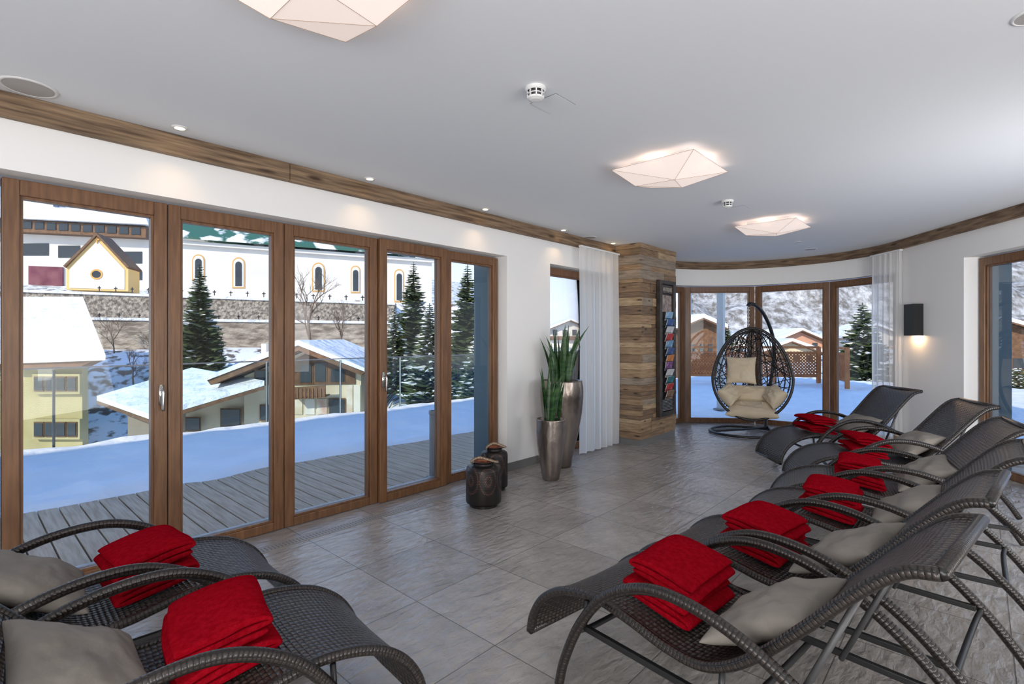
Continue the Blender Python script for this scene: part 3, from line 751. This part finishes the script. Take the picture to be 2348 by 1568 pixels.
o=build('seat_pad',pillow_mb(.36,.28,.10,5.5,pw=.36),M_beige,e2,smooth=True,sub=1);weld(o);o.location=(0,-.04,.07);o.rotation_euler=(R(14),0,0)
for sg in (-1,1):
    o=build('side_bolster',pillow_mb(.15,.20,.10,6+sg,pw=.36),M_beige,e2,smooth=True,sub=1);weld(o);o.location=(sg*.30,-.02,.27);o.rotation_euler=(R(25),sg*-R(52),0)
o=build('back_bolster',pillow_mb(.30,.14,.09,9,pw=.36),M_beige,e2,smooth=True,sub=1);weld(o);o.location=(0,.18,.27);o.rotation_euler=(R(55),0,0)
for (x,y) in ((-.14,-.12),(.14,-.12),(0,.02)):
    mb=MB();mb.lathe([(0,.018),(.012,.014),(.018,.0)],12);o=build('tuft_button',mb,M_beige,e2,smooth=True);o.location=(x,y,.165)
# ------------------------------------------------------------ terrace
M_deck=mat('weathered_deck',(.40,.28,.18),.7,col2=(.56,.42,.30),ns=3,stretch=(14,1,1),bump=.3,bs=6)
mb=MB();x=-4.0
while x<13.5:
    mb.box((x,4.12,-.10),(x+.124,7.95,-.055));x+=.136
mb.box((-5,4.12,-.35),(13.5,8.0,-.12))
tag(build('floor_terrace_deck',mb,M_deck),'weathered wooden deck boards outside the glass doors','deck',kind='structure')
mb=MB();mb.box((8.6,-9,-.40),(20,4.1,-.13));mb.box((13.5,4.1,-.4),(20,8.0,-.13));mb.prism([RW(-.5,.45,-.4),RW(8,.45,-.4),RW(8,6,-.4),RW(-.5,6,-.4)],(0,0,.26))
tag(build('floor_terrace_slab',mb,M_deck),'terrace slab beyond the bay','deck',kind='structure')
def sm(x): x=max(0,min(1,x));return x*x*(3-2*x)
def snowz(x,y):
    n=noise.noise(Vector((x*.5,y*.5,1)))*.14+noise.noise(Vector((x*1.9,y*1.9,4)))*.08
    d=math.hypot(x-BC.x,y-BC.y)
    rd=(Vector((x,y))-DX).dot(nR)
    m=max(sm((y-5.60+n)/.40),min(sm((d-2.7+n)/.5),max(sm((rd-1.4+n)/.5),sm((x-9.0)/.5))))
    th=.17+.15*sm((y-5.9)/1.5)*sm((11-x)/3)
    return -.17+m*(th+.02*noise.noise(Vector((x*.9,y*.9,7)))+.03*noise.noise(Vector((x*1.6,y*4.2,2)))+.015*noise.noise(Vector((x*4.6,y*5.2,8))))
mb=MB();mb.grid(lambda u,v:Vector((-2.9+22.9*u,-9+16.85*v,snowz(-2.9+22.9*u,-9+16.85*v))),260,190)
sn=build('snow_cover',mb,M_snow,smooth=True,recalc=False)
tag(sn,'layer of fresh snow lying on the terrace','snow',kind='stuff')
e=thing('glass_railing','frameless glass balustrade along the edge of the snowy terrace','railing',(-4,7.9,-.05))
x=-4.0
while x<13.3:
    mb=MB();mb.box((x+.006,7.89,-.05),(x+1.19,7.905,1.045));build('glass_panel',mb,M_rail,e,world=True)
    mb=MB();mb.box((x-.012,7.905,-.05),(x+.012,7.93,1.03));build('baluster',mb,M_greymetal,e,world=True)
    x+=1.2
mb=MB();mb.box((-4,7.885,1.046),(13.4,7.91,1.062));build('top_rail',mb,M_greymetal,e,world=True)
e=thing('outdoor_ashtray','slim grey metal column ashtray standing on the deck','ashtray',cw(-.80,5.33,-.055))
mb=MB();mb.lathe([(0,0),(.075,0),(.075,.02),(.06,.03),(.06,.66),(.066,.665),(.066,.70),(.05,.70),(.05,.67),(0,.67)],28);build('column',mb,M_greymetal,e,smooth=False)
mb=MB();mb.lathe([(.10,0),(.10,.012),(0,.012)],28);build('foot_plate',mb,M_black,e)
e=thing('steel_post','pale grey roof post standing on the terrace behind the egg chair','post',cw(4.08,10.0,.01))
mb=MB();mb.box((-.06,-.06,0),(.06,.06,2.88));build('post_shaft',mb,mat('post_paint',(.50,.54,.57),.5),e,bevel=.005)
mb=MB();mb.box((-.11,-.11,0),(.11,.11,.02));build('post_foot',mb,M_greymetal,e)
M_tr=mat('orange_trellis_wood',(.38,.13,.04),.6,col2=(.50,.19,.06),ns=5)
def trellis(Xa,Ya,Xb,Yb,h,label):
    a=cw(Xa,Ya,.02);b=cw(Xb,Yb,.02);d=b-a;L=d.length
    e=thing('trellis_fence',label,'fence',a,math.atan2(d.y,d.x))
    n=max(1,round(L/1.3))
    for i in range(n+1):
        mb=MB();mb.box((L*i/n-.05,-.05,0),(L*i/n+.05,.05,h+.05));build('post',mb,M_tr,e)
    mb=MB();mb.box((0,-.06,h),(L,.06,h+.07));build('top_rail',mb,M_tr,e)
    mb=MB();mb.box((0,-.02,.18),(L,.02,.26));mb.box((0,-.02,h-.16),(L,.02,h-.10));build('lower_rail',mb,M_tr,e)
    mb=MB();x=-h
    while x<L:
        for (x0,z0,x1,z1) in ((x,.2,x+h-.3,h-.1),(x,h-.1,x+h-.3,.2)):
            (ax,az),(bx,bz)=(x0,z0),(x1,z1)
            if bx<=0 or ax>=L: continue
            if ax<0: az+=(bz-az)*(0-ax)/(bx-ax);ax=0
            if bx>L: bz=az+(bz-az)*(L-ax)/(bx-ax);bx=L
            mb.tube([(ax,0,az),(bx,0,bz)],.020,4)
        x+=.095
    build('lattice',mb,M_tr,e)
trellis(5.4,16.1,9.40,15.7,1.06,'orange wooden lattice fence at the far edge of the snowy terrace')
trellis(9.62,15.45,9.1,13.9,1.06,'short orange lattice fence side returning toward the bay at the terrace corner')
# ------------------------------------------------------------ landscape
M_stone=mat('stone_wall',(.15,.125,.10),.9,col2=(.46,.40,.33),ns=3.2,bump=1.0,bs=4,detail=12,dist=.2,lo=.38,hi=.62)
M_gsnow=mat('ground_snow',(.78,.81,.86),.8,col2=(.12,.10,.08),ns=1.1,lo=.50,hi=.60,detail=12)
M_forest=mat('forest_snow',(.15,.14,.125),.9,col2=(.62,.63,.65),ns=.34,lo=.42,hi=.64,detail=15,stretch=(1,1,.5),nrough=.74)
M_bright=mat('bright_snow',(.82,.85,.90),.8)
P0=Vector(((415-CX)/F*60,60));NV=Vector((-math.sin(R(26.4)),math.cos(R(26.4))))
def terr(X,Y):
    q=(Vector((X,Y))-P0).dot(NV)
    r=X/max(Y,.1)
    if q<-9.9: zl=-7+7.4*sm((q+30)/20)
    elif q<-4.6: zl=3.0
    else: zl=6.1+max(0,q-12)*.18
    if -9.9<=q<-9.2: zl=.4+2.6*(q+9.9)/.7
    if -4.6<=q<-3.9: zl=3.0+3.1*(q+4.6)/.7
    k=sm((r+.32)/.10)*sm((Y-21)/4)
    if zl<-2.3: zl=zl*(1-k)+(-2.3)*k
    zr=-4.2+.052*Y
    w=sm((r+.10)/.14)
    return zl*(1-w)+zr*w+.25*noise.noise(Vector((X*.12,Y*.12,3)))
mb=MB()
def tf(u,v):
    r=-1.15+2.6*u;Y=9+ (170-9)*v**1.25
    X=r*Y
    z=terr(X,Y)
    if Y<22: z=min(z,-4.0)
    return cw(X,Y,z)
mb.grid(tf,170,300);tag(build('ground_terrain',mb,M_gsnow,smooth=True,recalc=False),'snow covered ground around the village','ground',kind='structure')
mb=MB()
def mf(u,v):
    r=.26+1.3*u;Y=135+330*v;X=r*Y
    z=2+(Y-135)*(.36+.16*sm((r-.3)/.3))+14*noise.noise(Vector((X*.012,Y*.012,2)))+5*noise.noise(Vector((X*.05,Y*.05,5)))+2.5*noise.noise(Vector((X*.15,Y*.15,6)))
    return cw(X,Y,z)
mb.grid(mf,200,140);tag(build('mountain_forest',mb,M_forest,smooth=True,recalc=False),'steep snowy forest mountainside beyond the village','mountain',kind='structure')
mb=MB()
def hf(u,v):
    r=-1.2+1.55*u;Y=125+200*v;X=r*Y
    z=2+(Y-125)*(.06+.22*sm((r-.0)/.3))+5*noise.noise(Vector((X*.015,Y*.015,9)))
    return cw(X,Y,z)
mb.grid(hf,60,40);tag(build('mountain_snowfield',mb,M_bright,smooth=True,recalc=False),'open white ski slope beyond the village','mountain',kind='structure')
class Fac:
    def __init__(s,p0,Y0,ang):
        s.X0=(p0-CX)/F*Y0;s.Y0=Y0;s.c=math.cos(R(ang));s.s=math.sin(R(ang))
        s.n=cw(-s.s,s.c)
    def pt(s,p,q,off=0):
        r=(p-CX)/F;t=(r*s.Y0-s.X0)/(s.c-r*s.s);X=s.X0+t*s.c;Y=s.Y0+t*s.s;z=CH-(q-HZ)*Y/F
        return cw(X-s.s*off,Y+s.c*off,z)
    def pr(s,mb,poly,o0,o1,mi=0):
        pts=[s.pt(p,q) for p,q in poly];return mb.prism([p+s.n*o0 for p in pts],s.n*(o1-o0),mi)
    def part(s,name,poly,o0,o1,m,parent):
        mb=MB();s.pr(mb,poly,o0,o1);return build(name,mb,m,parent,world=True)
def rect(a,b,c,d): return [(a,b),(c,b),(c,d),(a,d)]
M_wwall=mat('house_white',(.72,.69,.65),.85,col2=(.78,.75,.70),ns=.4)
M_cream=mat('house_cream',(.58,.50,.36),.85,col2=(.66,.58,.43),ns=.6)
M_yellow=mat('house_yellow',(.42,.34,.16),.85,col2=(.56,.46,.24),ns=.35)
M_orange=mat('trim_orange',(.66,.38,.12),.8)
M_dwin=mat('dark_window',(.035,.045,.055),.2)
M_bwood=mat('brown_wood',(.11,.055,.028),.7,col2=(.19,.10,.05),ns=3)
M_green=mat('green_copper_roof',(.035,.13,.095),.7,col2=(.80,.83,.86),ns=.26,lo=.50,hi=.54,detail=5)
M_rsnow=mat('roof_snow',(.76,.80,.87),.8,bump=.9,bs=.9,dist=.5,col2=(.84,.86,.90),ns=.5)
def arch(cx,y0,y1,hw):
    pts=[(cx-hw,y1),(cx-hw,y0+hw)]
    for k in range(1,8):
        a=PI-PI*k/8;pts.append((cx+hw*math.cos(a),y0+hw-hw*math.sin(a)))
    return pts+[(cx+hw,y0+hw),(cx+hw,y1)]
f=Fac(415,60,26.4)
e=thing('church','long white church nave with green roof and arched windows','church',f.pt(600,690))
f.part('nave_wall',[(380,548),(990,594),(990,715),(380,700)],0,11,M_wwall,e)
f.part('stone_plinth',[(380,680),(990,700),(990,716),(380,702)],-.15,-.001,mat('plinth_grey',(.45,.42,.38),.9),e)
EL=f.pt(372,546,-1.0);ER=f.pt(995,592,-1.0);up=Vector((0,0,1))
RL=EL+f.n*6.5+up*4.4;RR=ER+f.n*6.5+up*4.4
mb=MB();mb.prism([EL,ER,RR,RL],up*.25);mb.prism([RL,RR,RR+f.n*6.5-up*4.4,RL+f.n*6.5-up*4.4],up*.25);build('roof',mb,M_green,e,world=True)
f.part('eave_cornice',[(374,550),(994,595),(994,603),(374,558)],-.5,-.001,M_wwall,e)
for cx,y0,y1 in ((455,590,640),(547,597,658),(730,609,666),(815,616,669),(915,624,690)):
    f.part('window_surround',arch(cx,y0-7,y1+3,14.5 if cx<800 else 11),-.06,-.001,M_orange,e)
    f.part('inner_reveal',arch(cx,y0-4,y1,12 if cx<800 else 9),-.10,-.061,M_wwall,e)
    f.part('arched_window',arch(cx,y0+3,y1-2,7.5 if cx<800 else 6),-.14,-.101,M_dwin,e)
f=Fac(36,78,14)
e=thing('hillside_hotel','large white hotel with brown wooden balconies behind the chapel','building',f.pt(180,665))
f.part('wall',[(-60,500),(352,520),(352,700),(-60,690)],0,12,M_wwall,e)
f.part('roof_snow',[(-80,452),(345,492),(356,522),(-80,502)],-2.5,8,M_rsnow,e)
f.part('balcony_band',[(-60,503),(346,526),(346,550),(-60,531)],-1.8,-.01,M_bwood,e)
for k in range(13): f.part('balcony_window',rect(-10+k*27,509+k*1.5,10+k*27,525+k*1.5),-1.9,-1.81,M_dwin,e)
for a in ((48,558,112,586),(134,563,184,591),(270,577,326,604),(296,622,326,642)): f.part('window',rect(*a),-.1,-.01,M_dwin,e)
f.part('magenta_hoarding',[(68,610),(146,613),(146,660),(68,658)],-.3,-.01,mat('magenta_panel',(.13,.02,.05),.7,col2=(.22,.08,.10),ns=.6),e)
for k in range(6): f.part('solar_panel',[(150+k*14,472),(162+k*14,473),(158+k*14,484),(146+k*14,483)],-2.7,-2.51,mat('solar_blue',(.02,.06,.16),.3),e)
f=Fac(223,57,16)
e=thing('chapel','small cream gabled chapel with oval window and cross','chapel',f.pt(222,660))
f.part('gable_wall',[(152,612),(224,540),(294,614),(294,668),(152,664)],0,3,mat('chapel_cream',(.74,.52,.22),.85),e)
f.part('gable_panel',[(160,617),(224,552),(286,618),(286,664),(160,660)],-.06,-.001,M_wwall,e)
mb=MB();f.pr(mb,[(148,610),(224,535),(224,541),(152,614)],-.3,3.3);f.pr(mb,[(298,612),(224,535),(224,541),(294,616)],-.3,3.3);build('roof_edge',mb,M_bwood,e,world=True)
f.part('oval_surround',[(222+14*math.cos(t),629+12*math.sin(t)) for t in [k*PI/8 for k in range(16)]],-.12,-.061,M_orange,e)
f.part('oval_window',[(222+10*math.cos(t),629+8*math.sin(t)) for t in [k*PI/8 for k in range(16)]],-.16,-.121,M_dwin,e)
mb=MB();f.pr(mb,rect(222,544,225,558),-.15,-.061);f.pr(mb,rect(218,548,229,551),-.15,-.061);build('cross',mb,M_orange,e,world=True)
f1=Fac(415,55.5,26.4);f2=Fac(415,51,26.4)
e=thing('retaining_wall','upper stone churchyard wall capped with snow','wall',f1.pt(415,730))
f1.part('stone_face',[(-120,663),(905,698),(905,742),(-120,735)],0,1,M_stone,e);f1.part('snow_cap',[(-120,658),(905,694),(905,699),(-120,664)],-.15,1.1,M_rsnow,e)
e=thing('retaining_wall','lower concrete retaining wall below the churchyard wall','wall',f2.pt(415,800))
f2.part('stone_face',[(-120,728),(905,742),(905,815),(-120,822)],0,1,mat('concrete_wall',(.19,.15,.115),.9,col2=(.52,.45,.36),ns=.9,stretch=(1,1,3),detail=12,bump=.8,bs=4,dist=.15),e);f2.part('snow_cap',[(-120,723),(905,737),(905,743),(-120,729)],-.15,1.1,M_rsnow,e)
for fi,(ff,qs,lbl,grp) in enumerate(((f1,lambda p:656+(p-0)*.036,'small dark iron grave cross on top of the upper churchyard wall','grave crosses on the upper wall'),(f2,lambda p:723+p*.014,'small dark iron grave cross on top of the lower wall','grave crosses on the lower wall'))):
    for p in range(225,880,38 if fi==0 else 46):
        q=qs(p)
        mb=MB();ff.pr(mb,rect(p-1,q-9,p+1,q+3),.4,.5);ff.pr(mb,rect(p-4,q-6,p+4,q-4),.4,.5)
        o=thing('grave_cross',lbl,'cross',ff.pt(p,q,.45),0,grp);build('cross_bars',mb,M_black,o,world=True)
# yellow house
f=Fac(36,34,3)
e=thing('yellow_house','yellow house with snow covered roof at the far left','house',f.pt(100,1030))
f.part('wall',[(-120,830),(188,830),(190,1120),(-120,1120)],0,.5,M_yellow,e)
f.part('rear_wall',[(-160,834),(20,834),(20,1120),(-160,1120)],.5,6,M_yellow,e)
f.part('eave_boards',[(-120,824),(250,820),(205,842),(-120,842)],-1.0,0,M_bwood,e)
mb=MB()
a=f.pt(-120,838,-1.2);b=f.pt(272,824,-1.2);c=pd(190,690,41);d=pd(-150,690,41)
mb.prism([a,b,c,d],up*.35);build('roof_snow',mb,M_rsnow,e,world=True)
for y in (862,965):
    f.part('bay_band',[(84,y-6),(192,y-6),(192,y+40),(84,y+40)],-.35,-.01,M_yellow,e)
    for k in range(4):
        f.part('window_frame',rect(90+k*25,y,112+k*25,y+34),-.42,-.351,M_bwood,e)
        f.part('window_pane',rect(92+k*25,y+3,110+k*25,y+31),-.46,-.421,M_dwin,e)
# central chalet
f=Fac(640,30,6)
e=thing('mountain_chalet','white chalet with broad snow laden gable roof and wooden balcony','house',f.pt(640,1000))
f.part('gable_wall',[(560,862),(700,805),(828,848),(828,1060),(560,1080)],0,9,M_cream,e)
f.part('gable_cladding',[(585,868),(700,812),(815,850),(815,880),(585,884)],-.08,-.001,M_bwood,e)
mb=MB();f.pr(mb,[(500,868),(700,792),(700,802),(508,878)],-1.3,10);f.pr(mb,[(845,850),(700,792),(700,802),(838,857)],-1.3,10);build('roof_timber',mb,M_bwood,e,world=True)
mb=MB();f.pr(mb,[(493,862),(560,834),(700,779),(700,791),(499,868)],-1.4,10.2);f.pr(mb,[(850,842),(700,779),(700,791),(847,849)],-1.4,10.2);build('roof_snow',mb,M_rsnow,e,world=True)
f.part('annex_wall',[(420,950),(600,893),(600,1080),(420,1090)],.3,6,M_cream,e)
a=pd(222,918,31);b=pd(345,962,26.5);c=pd(606,884,28.6);d=pd(440,852,34)
mb=MB();mb.prism([a,b,c,d],up*.28);build('annex_roof_snow',mb,M_rsnow,e,world=True)
mb=MB();mb.prism([a-up*.22,b-up*.22,c-up*.22,d-up*.22],up*.2);build('annex_roof_timber',mb,M_bwood,e,world=True)
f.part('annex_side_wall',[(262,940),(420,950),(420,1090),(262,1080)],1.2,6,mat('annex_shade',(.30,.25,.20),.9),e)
for (a,b,c,d) in ((588,850,612,874),(630,850,655,876),(690,836,716,876),(724,832,748,874),(760,846,790,874),(600,930,620,962),(640,928,662,962),(757,915,790,948),(510,938,552,975),(430,958,460,985)):
    f.part('window_surround',rect(a-3,b-3,c+3,d+3),-.11,-.081,M_bwood,e)
    f.part('window',rect(a,b,c,d),-.15,-.111,M_dwin,e)
f.part('balcony_rail',[(682,884),(756,880),(756,904),(682,910)],-1.0,-.9,M_bwood,e)
f.part('balcony_floor',[(682,908),(756,903),(756,906),(682,912)],-1.0,-.01,M_bwood,e)
for k in range(9): f.part('baluster',rect(685+k*8.5,886,687+k*8.5,908),-1.05,-1.001,mat('baluster_brown',(.24,.11,.05),.7),e)
for i,(x,cc) in enumerate(((672,(.50,.42,.25)),(700,(.62,.60,.55)),(728,(.5,.30,.22)),(795,(.50,.36,.22)),(812,(.65,.62,.56)))):
    f.part('painted_panel',rect(x,914 if i<3 else 882,x+22 if i<3 else x+14,950),-.06,-.001,mat('mural_%d'%i,cc,.7,col2=(.7,.66,.58),ns=1.2),e)
for (x,y) in ((584,784),(560,792)): f.part('chimney',rect(x-6,y-3,x+6,y+32),3,3.6,M_wwall,e)
def gable_house(label,X,Y,z,w,d,h,ang,wm,group=None,rh=None):
    e=thing('village_house',label,'house',cw(X,Y,z),camrot(ang),group);rh=rh or w*.2
    mb=MB();mb.prism([(-w/2,0,-3),(w/2,0,-3),(w/2,0,h),(0,0,h+rh),(-w/2,0,h)],(0,d,0));build('wall',mb,wm,e)
    mb=MB();o=w*.12;k=rh/(w/2)
    for sg in (-1,1): mb.prism([(0,-1.0,h+rh+.02),(sg*(w/2+o),-1.0,h-o*k+.02),(sg*(w/2+o),-1.0,h-o*k+.15),(0,-1.0,h+rh+.15)],(0,d+1.5,0))
    build('roof',mb,M_bwood,e)
    mb=MB()
    for sg in (-1,1): mb.prism([(0,-1.0,h+rh+.16),(sg*(w/2+o),-1.0,h-o*k+.16),(sg*(w/2+o),-1.0,h-o*k+.5),(0,-1.0,h+rh+.5)],(0,d+1.5,0))
    build('roof_snow',mb,M_rsnow,e)
    nf=max(1,int(h//2.4))
    for r in range(nf):
        mb=MB();mb.box((-w*.45,-.8,r*2.4+.1),(w*.45,-.01,r*2.4+.7));build('balcony',mb,M_bwood,e)
        for c in range(4):
            mb=MB();x=-w*.38+c*w*.22;mb.box((x,-.06,r*2.4+.8),(x+w*.1,-.005,r*2.4+1.7));build('window',mb,M_dwin,e)
VG='village houses beyond the terrace'
M_rust=mat('house_rust',(.55,.30,.20),.85)
gable_house('dark timber chalet with snowy roof left of the grey post, seen through the bay',15.2,42,-.8,3.4,6,3.0,8,M_bwood,VG)
gable_house('white village house with snowy roof, left of the rust coloured house',31.5,72,-1.5,6,5,1.9,-12,M_wwall,VG)
gable_house('rust coloured village house with snowy roof in the bay view',42.5,76,-1.0,8,7,1.8,6,M_rust,VG)
gable_house('cream village house with wide snowy roof, in front of the rust coloured house',31.5,58,-2.2,6,6,1.9,-14,M_cream,VG)
gable_house('white village house in the bay view beside the sheer curtain',55,78,-.6,8,7,2.2,-5,M_wwall,VG)
gable_house('large timber hotel with dark windows seen through the right window',44,46,-4.5,12,8,5.0,-40,M_bwood,VG)
gable_house('small white house on the slope seen behind the tall planter',9.0,80,1.0,7,6,1.6,5,M_wwall,VG)
# trees
M_needle=mat('spruce_needles',(.022,.046,.018),.8,col2=(.080,.110,.038),ns=3)
M_nsnow=mat('branch_snow',(.82,.85,.9),.8)
M_trunk=mat('trunk_bark',(.05,.035,.025),.9)
def spruce(loc,h,w,snow,label,seed,group='spruce trees outside'):
    rnd=random.Random(seed);e=thing('spruce_tree',label,'tree',loc,0,group)
    mb=MB();mb.tube([(0,0,0),(0,0,h*.5),(0,0,h*.98)],[h*.022,h*.013,.02],6);build('trunk',mb,M_trunk,e)
    fo=MB();sn_=MB();L=int(44+h*1.6)
    for i in range(L):
        t=i/L;z=h*(.06+.92*t);r=w*(1-t)**.8*rnd.uniform(.8,1.08)+.12
        nb=int(11+11*(1-t))
        for k in range(nb):
            a=rnd.uniform(0,2*PI);ln=r*rnd.uniform(.6,1.1);dr=ln*rnd.uniform(.22,.5)
            d=Vector((math.cos(a),math.sin(a),0));q=Vector((-d.y,d.x,0));n=4;vs=[]
            for j in range(n+1):
                s=j/n;p=d*ln*s+Vector((0,0,z-dr*s+dr*.55*s*s))
                wd=ln*.24*(math.sin(PI*(s*.85+.12)))*rnd.uniform(.6,1.2) if j<n else .01
                vs+=[p-q*wd-Vector((0,0,wd*.6)),p,p+q*wd-Vector((0,0,wd*.6))]
            fs=[]
            for j in range(n):
                b=j*3;fs+=[(b,b+1,b+4,b+3),(b+1,b+2,b+5,b+4)]
            fo.add(vs,fs)
            for j in range(1,n):
                p=vs[j*3+1];s2=rnd.choice((-1,1));u=ln*.18
                fo.add([p,p+q*s2*u+d*u*.5-Vector((0,0,u*.7)),p+d*u*.7-Vector((0,0,u*.2))],[(0,1,2)])
            if rnd.random()<snow:
                c=Vector((0,0,.02+h*.001));vs2=[vs[3]*.55+vs[4]*.45+c,vs[4]+c*1.6,vs[5]*.55+vs[4]*.45+c,vs[9]*.5+vs[10]*.5+c,vs[10]+c*1.6,vs[11]*.5+vs[10]*.5+c,vs[13]+c]
                sn_.add(vs2,[(0,1,4,3),(1,2,5,4),(3,4,6),(4,5,6)])
    build('foliage',fo,M_needle,e,recalc=False)
    if snow: build('snow_load',sn_,M_nsnow,e,recalc=False)
def tree_px(p,qt,qb,Y,w,snow,label,seed):
    z0=CH-(qb-HZ)*Y/F;z1=CH-(qt-HZ)*Y/F
    spruce(cw((p-CX)/F*Y,Y,z0),z1-z0,w,snow,label,seed)
tree_px(458,598,850,44,2.3,.12,'tall dark spruce in front of the church, left of the bare trees',1)
tree_px(948,595,890,36,2.2,.08,'tall green spruce seen through the fourth glass door panel',2)
tree_px(1072,600,900,33,2.1,.08,'tall green spruce seen through the rightmost folding door panel',3)
tree_px(985,690,930,27,1.7,.5,'smaller snow laden spruce between the two tall green spruces',4)
tree_px(905,700,900,30,1.2,.3,'short snowy spruce left of the tall spruces',5)
tree_px(1100,740,950,24,1.5,.5,'low snow laden spruce at the right end of the folding doors',6)
tree_px(1978,690,900,24,1.7,.3,'snowy spruce seen through the last bay panel beside the curtain',7)
tree_px(2335,840,985,17,1.0,.6,'snowy spruce seen through the right wall window',8)
tree_px(1665,735,800,60,1.1,.3,'small dark spruce beside the timber chalet in the bay view',9)
def bare(loc,h,label,seed):
    rnd=random.Random(seed);e=thing('bare_tree',label,'tree',loc,0,'leafless trees below the church')
    mb=MB()
    def br(p,d,l,r,dep):
        q=p+d*l*.5+Vector((rnd.uniform(-1,1),rnd.uniform(-1,1),rnd.uniform(-.3,.5)))*l*.06;e_=q+(d+Vector((rnd.uniform(-.2,.2),rnd.uniform(-.2,.2),.05))).normalized()*l*.5
        mb.tube([p,q,e_],[r,r*.8,r*.6],4,cap=False)
        if dep==0: return
        for k in range(3 if dep>1 else 4):
            nd=(d+Vector((rnd.uniform(-1,1),rnd.uniform(-1,1),rnd.uniform(-.3,.6)))*.75).normalized()
            br(e_ if k<2 else q,nd,l*rnd.uniform(.6,.8),r*.58,dep-1)
    br(Vector((0,0,0)),Vector((0,0,1)),h*.32,h*.018,5)
    build('branches',mb,mat('bare_bark',(.13,.09,.065),.9),e,recalc=False)
bare(pd(715,815,44),8.5,'leafless tree against the stone wall, left of the other leafless tree',1)
bare(pd(785,815,43),5.5,'lower leafless tree against the stone wall beside the taller leafless one',2)
for i,(p,Y,h) in enumerate(((306,43,4.0),(262,47,4.0),(356,47,4.0),(385,40,3.4))):
    X=(p-CX)/F*Y
    bare(cw(X,Y,terr(X,Y)-.1),h,'leafless bush between yellow house and chalet, %s from the left'%('second','first','third','fourth')[i],3+i)
for i,(p,Y,h) in enumerate(((530,45,2.6),(585,44,2.6),(870,42,4.2))):
    X=(p-CX)/F*Y
    bare(cw(X,Y,terr(X,Y)-.1),h,'leafless shrub below the concrete wall, %s'%('right of the dark spruce','above the chalet roof','beside the short snowy spruce')[i],13+i)
# ------------------------------------------------------------ lights
w=bpy.data.worlds.new('World');bpy.context.scene.world=w;w.use_nodes=True;nt=w.node_tree;bg=nt.nodes['Background']
tc=N(nt,'ShaderNodeTexCoord');sp=N(nt,'ShaderNodeSeparateXYZ');nt.links.new(tc.outputs['Generated'],sp.inputs[0])
cr=N(nt,'ShaderNodeValToRGB');cr.color_ramp.elements[0].position=0;cr.color_ramp.elements[0].color=(.88,.94,1,1)
cr.color_ramp.elements[1].position=.8;cr.color_ramp.elements[1].color=(.12,.28,.66,1)
x=cr.color_ramp.elements.new(.22);x.color=(.52,.70,1,1)
nt.links.new(sp.outputs[2],cr.inputs[0]);nt.links.new(cr.outputs[0],bg.inputs[0]);bg.inputs[1].default_value=1.45
l=bpy.data.lights.new('sun','SUN');l.energy=4.4;l.angle=R(.6);l.color=(1,.88,.72)
so=bpy.data.objects.new('sun',l);C.objects.link(so)
dv=cw(.45,.90).normalized()*math.cos(R(30))+Vector((0,0,-math.sin(R(30))))
so.rotation_euler=dv.to_track_quat('-Z','Y').to_euler()
def area(name,loc,to,sx,sy,en,col):
    l=bpy.data.lights.new(name,'AREA');l.shape='RECTANGLE';l.size=sx;l.size_y=sy;l.energy=en;l.color=col
    o=bpy.data.objects.new(name,l);C.objects.link(o);o.location=loc;o.rotation_euler=(Vector(to)-Vector(loc)).to_track_quat('-Z','Y').to_euler()
area('fill_light_rear',(-2.2,0.3,1.7),(4,1.8,1.3),3,1.6,82,(1,.97,.94))  # added fill panel behind the camera, not a lamp of the room
area('fill_light_up',(-1.4,-1.6,.5),(2.4,1.2,2.64),2.4,2.4,108,(.94,.97,1))  # added uplight near the floor, no fixture there; brightens the ceiling
area('fill_light_right',(1.2,-3.2,.9),(5,1.2,2.2),1.8,1.4,80,(1,.97,.94))  # added fill from the right rear, out of view
area('fill_light_far',cw(3.75,2.2,1.3),cw(3.4,8.0,1.2),1.0,1.4,36,(.96,.98,1))  # extra fill outside the frame, added to brighten the bay end
# ------------------------------------------------------------ camera
cd=bpy.data.cameras.new('camera');cam=bpy.data.objects.new('camera',cd);C.objects.link(cam)
cam.location=(0,0,CH);cam.rotation_euler=(PI/2,0,-(PI/2-TH));cd.sensor_width=36;cd.lens=18.0;cd.shift_y=-9/2348;cd.clip_end=2000;cd.clip_start=.05
sc=bpy.context.scene;sc.camera=cam
sc.view_settings.view_transform='Standard'
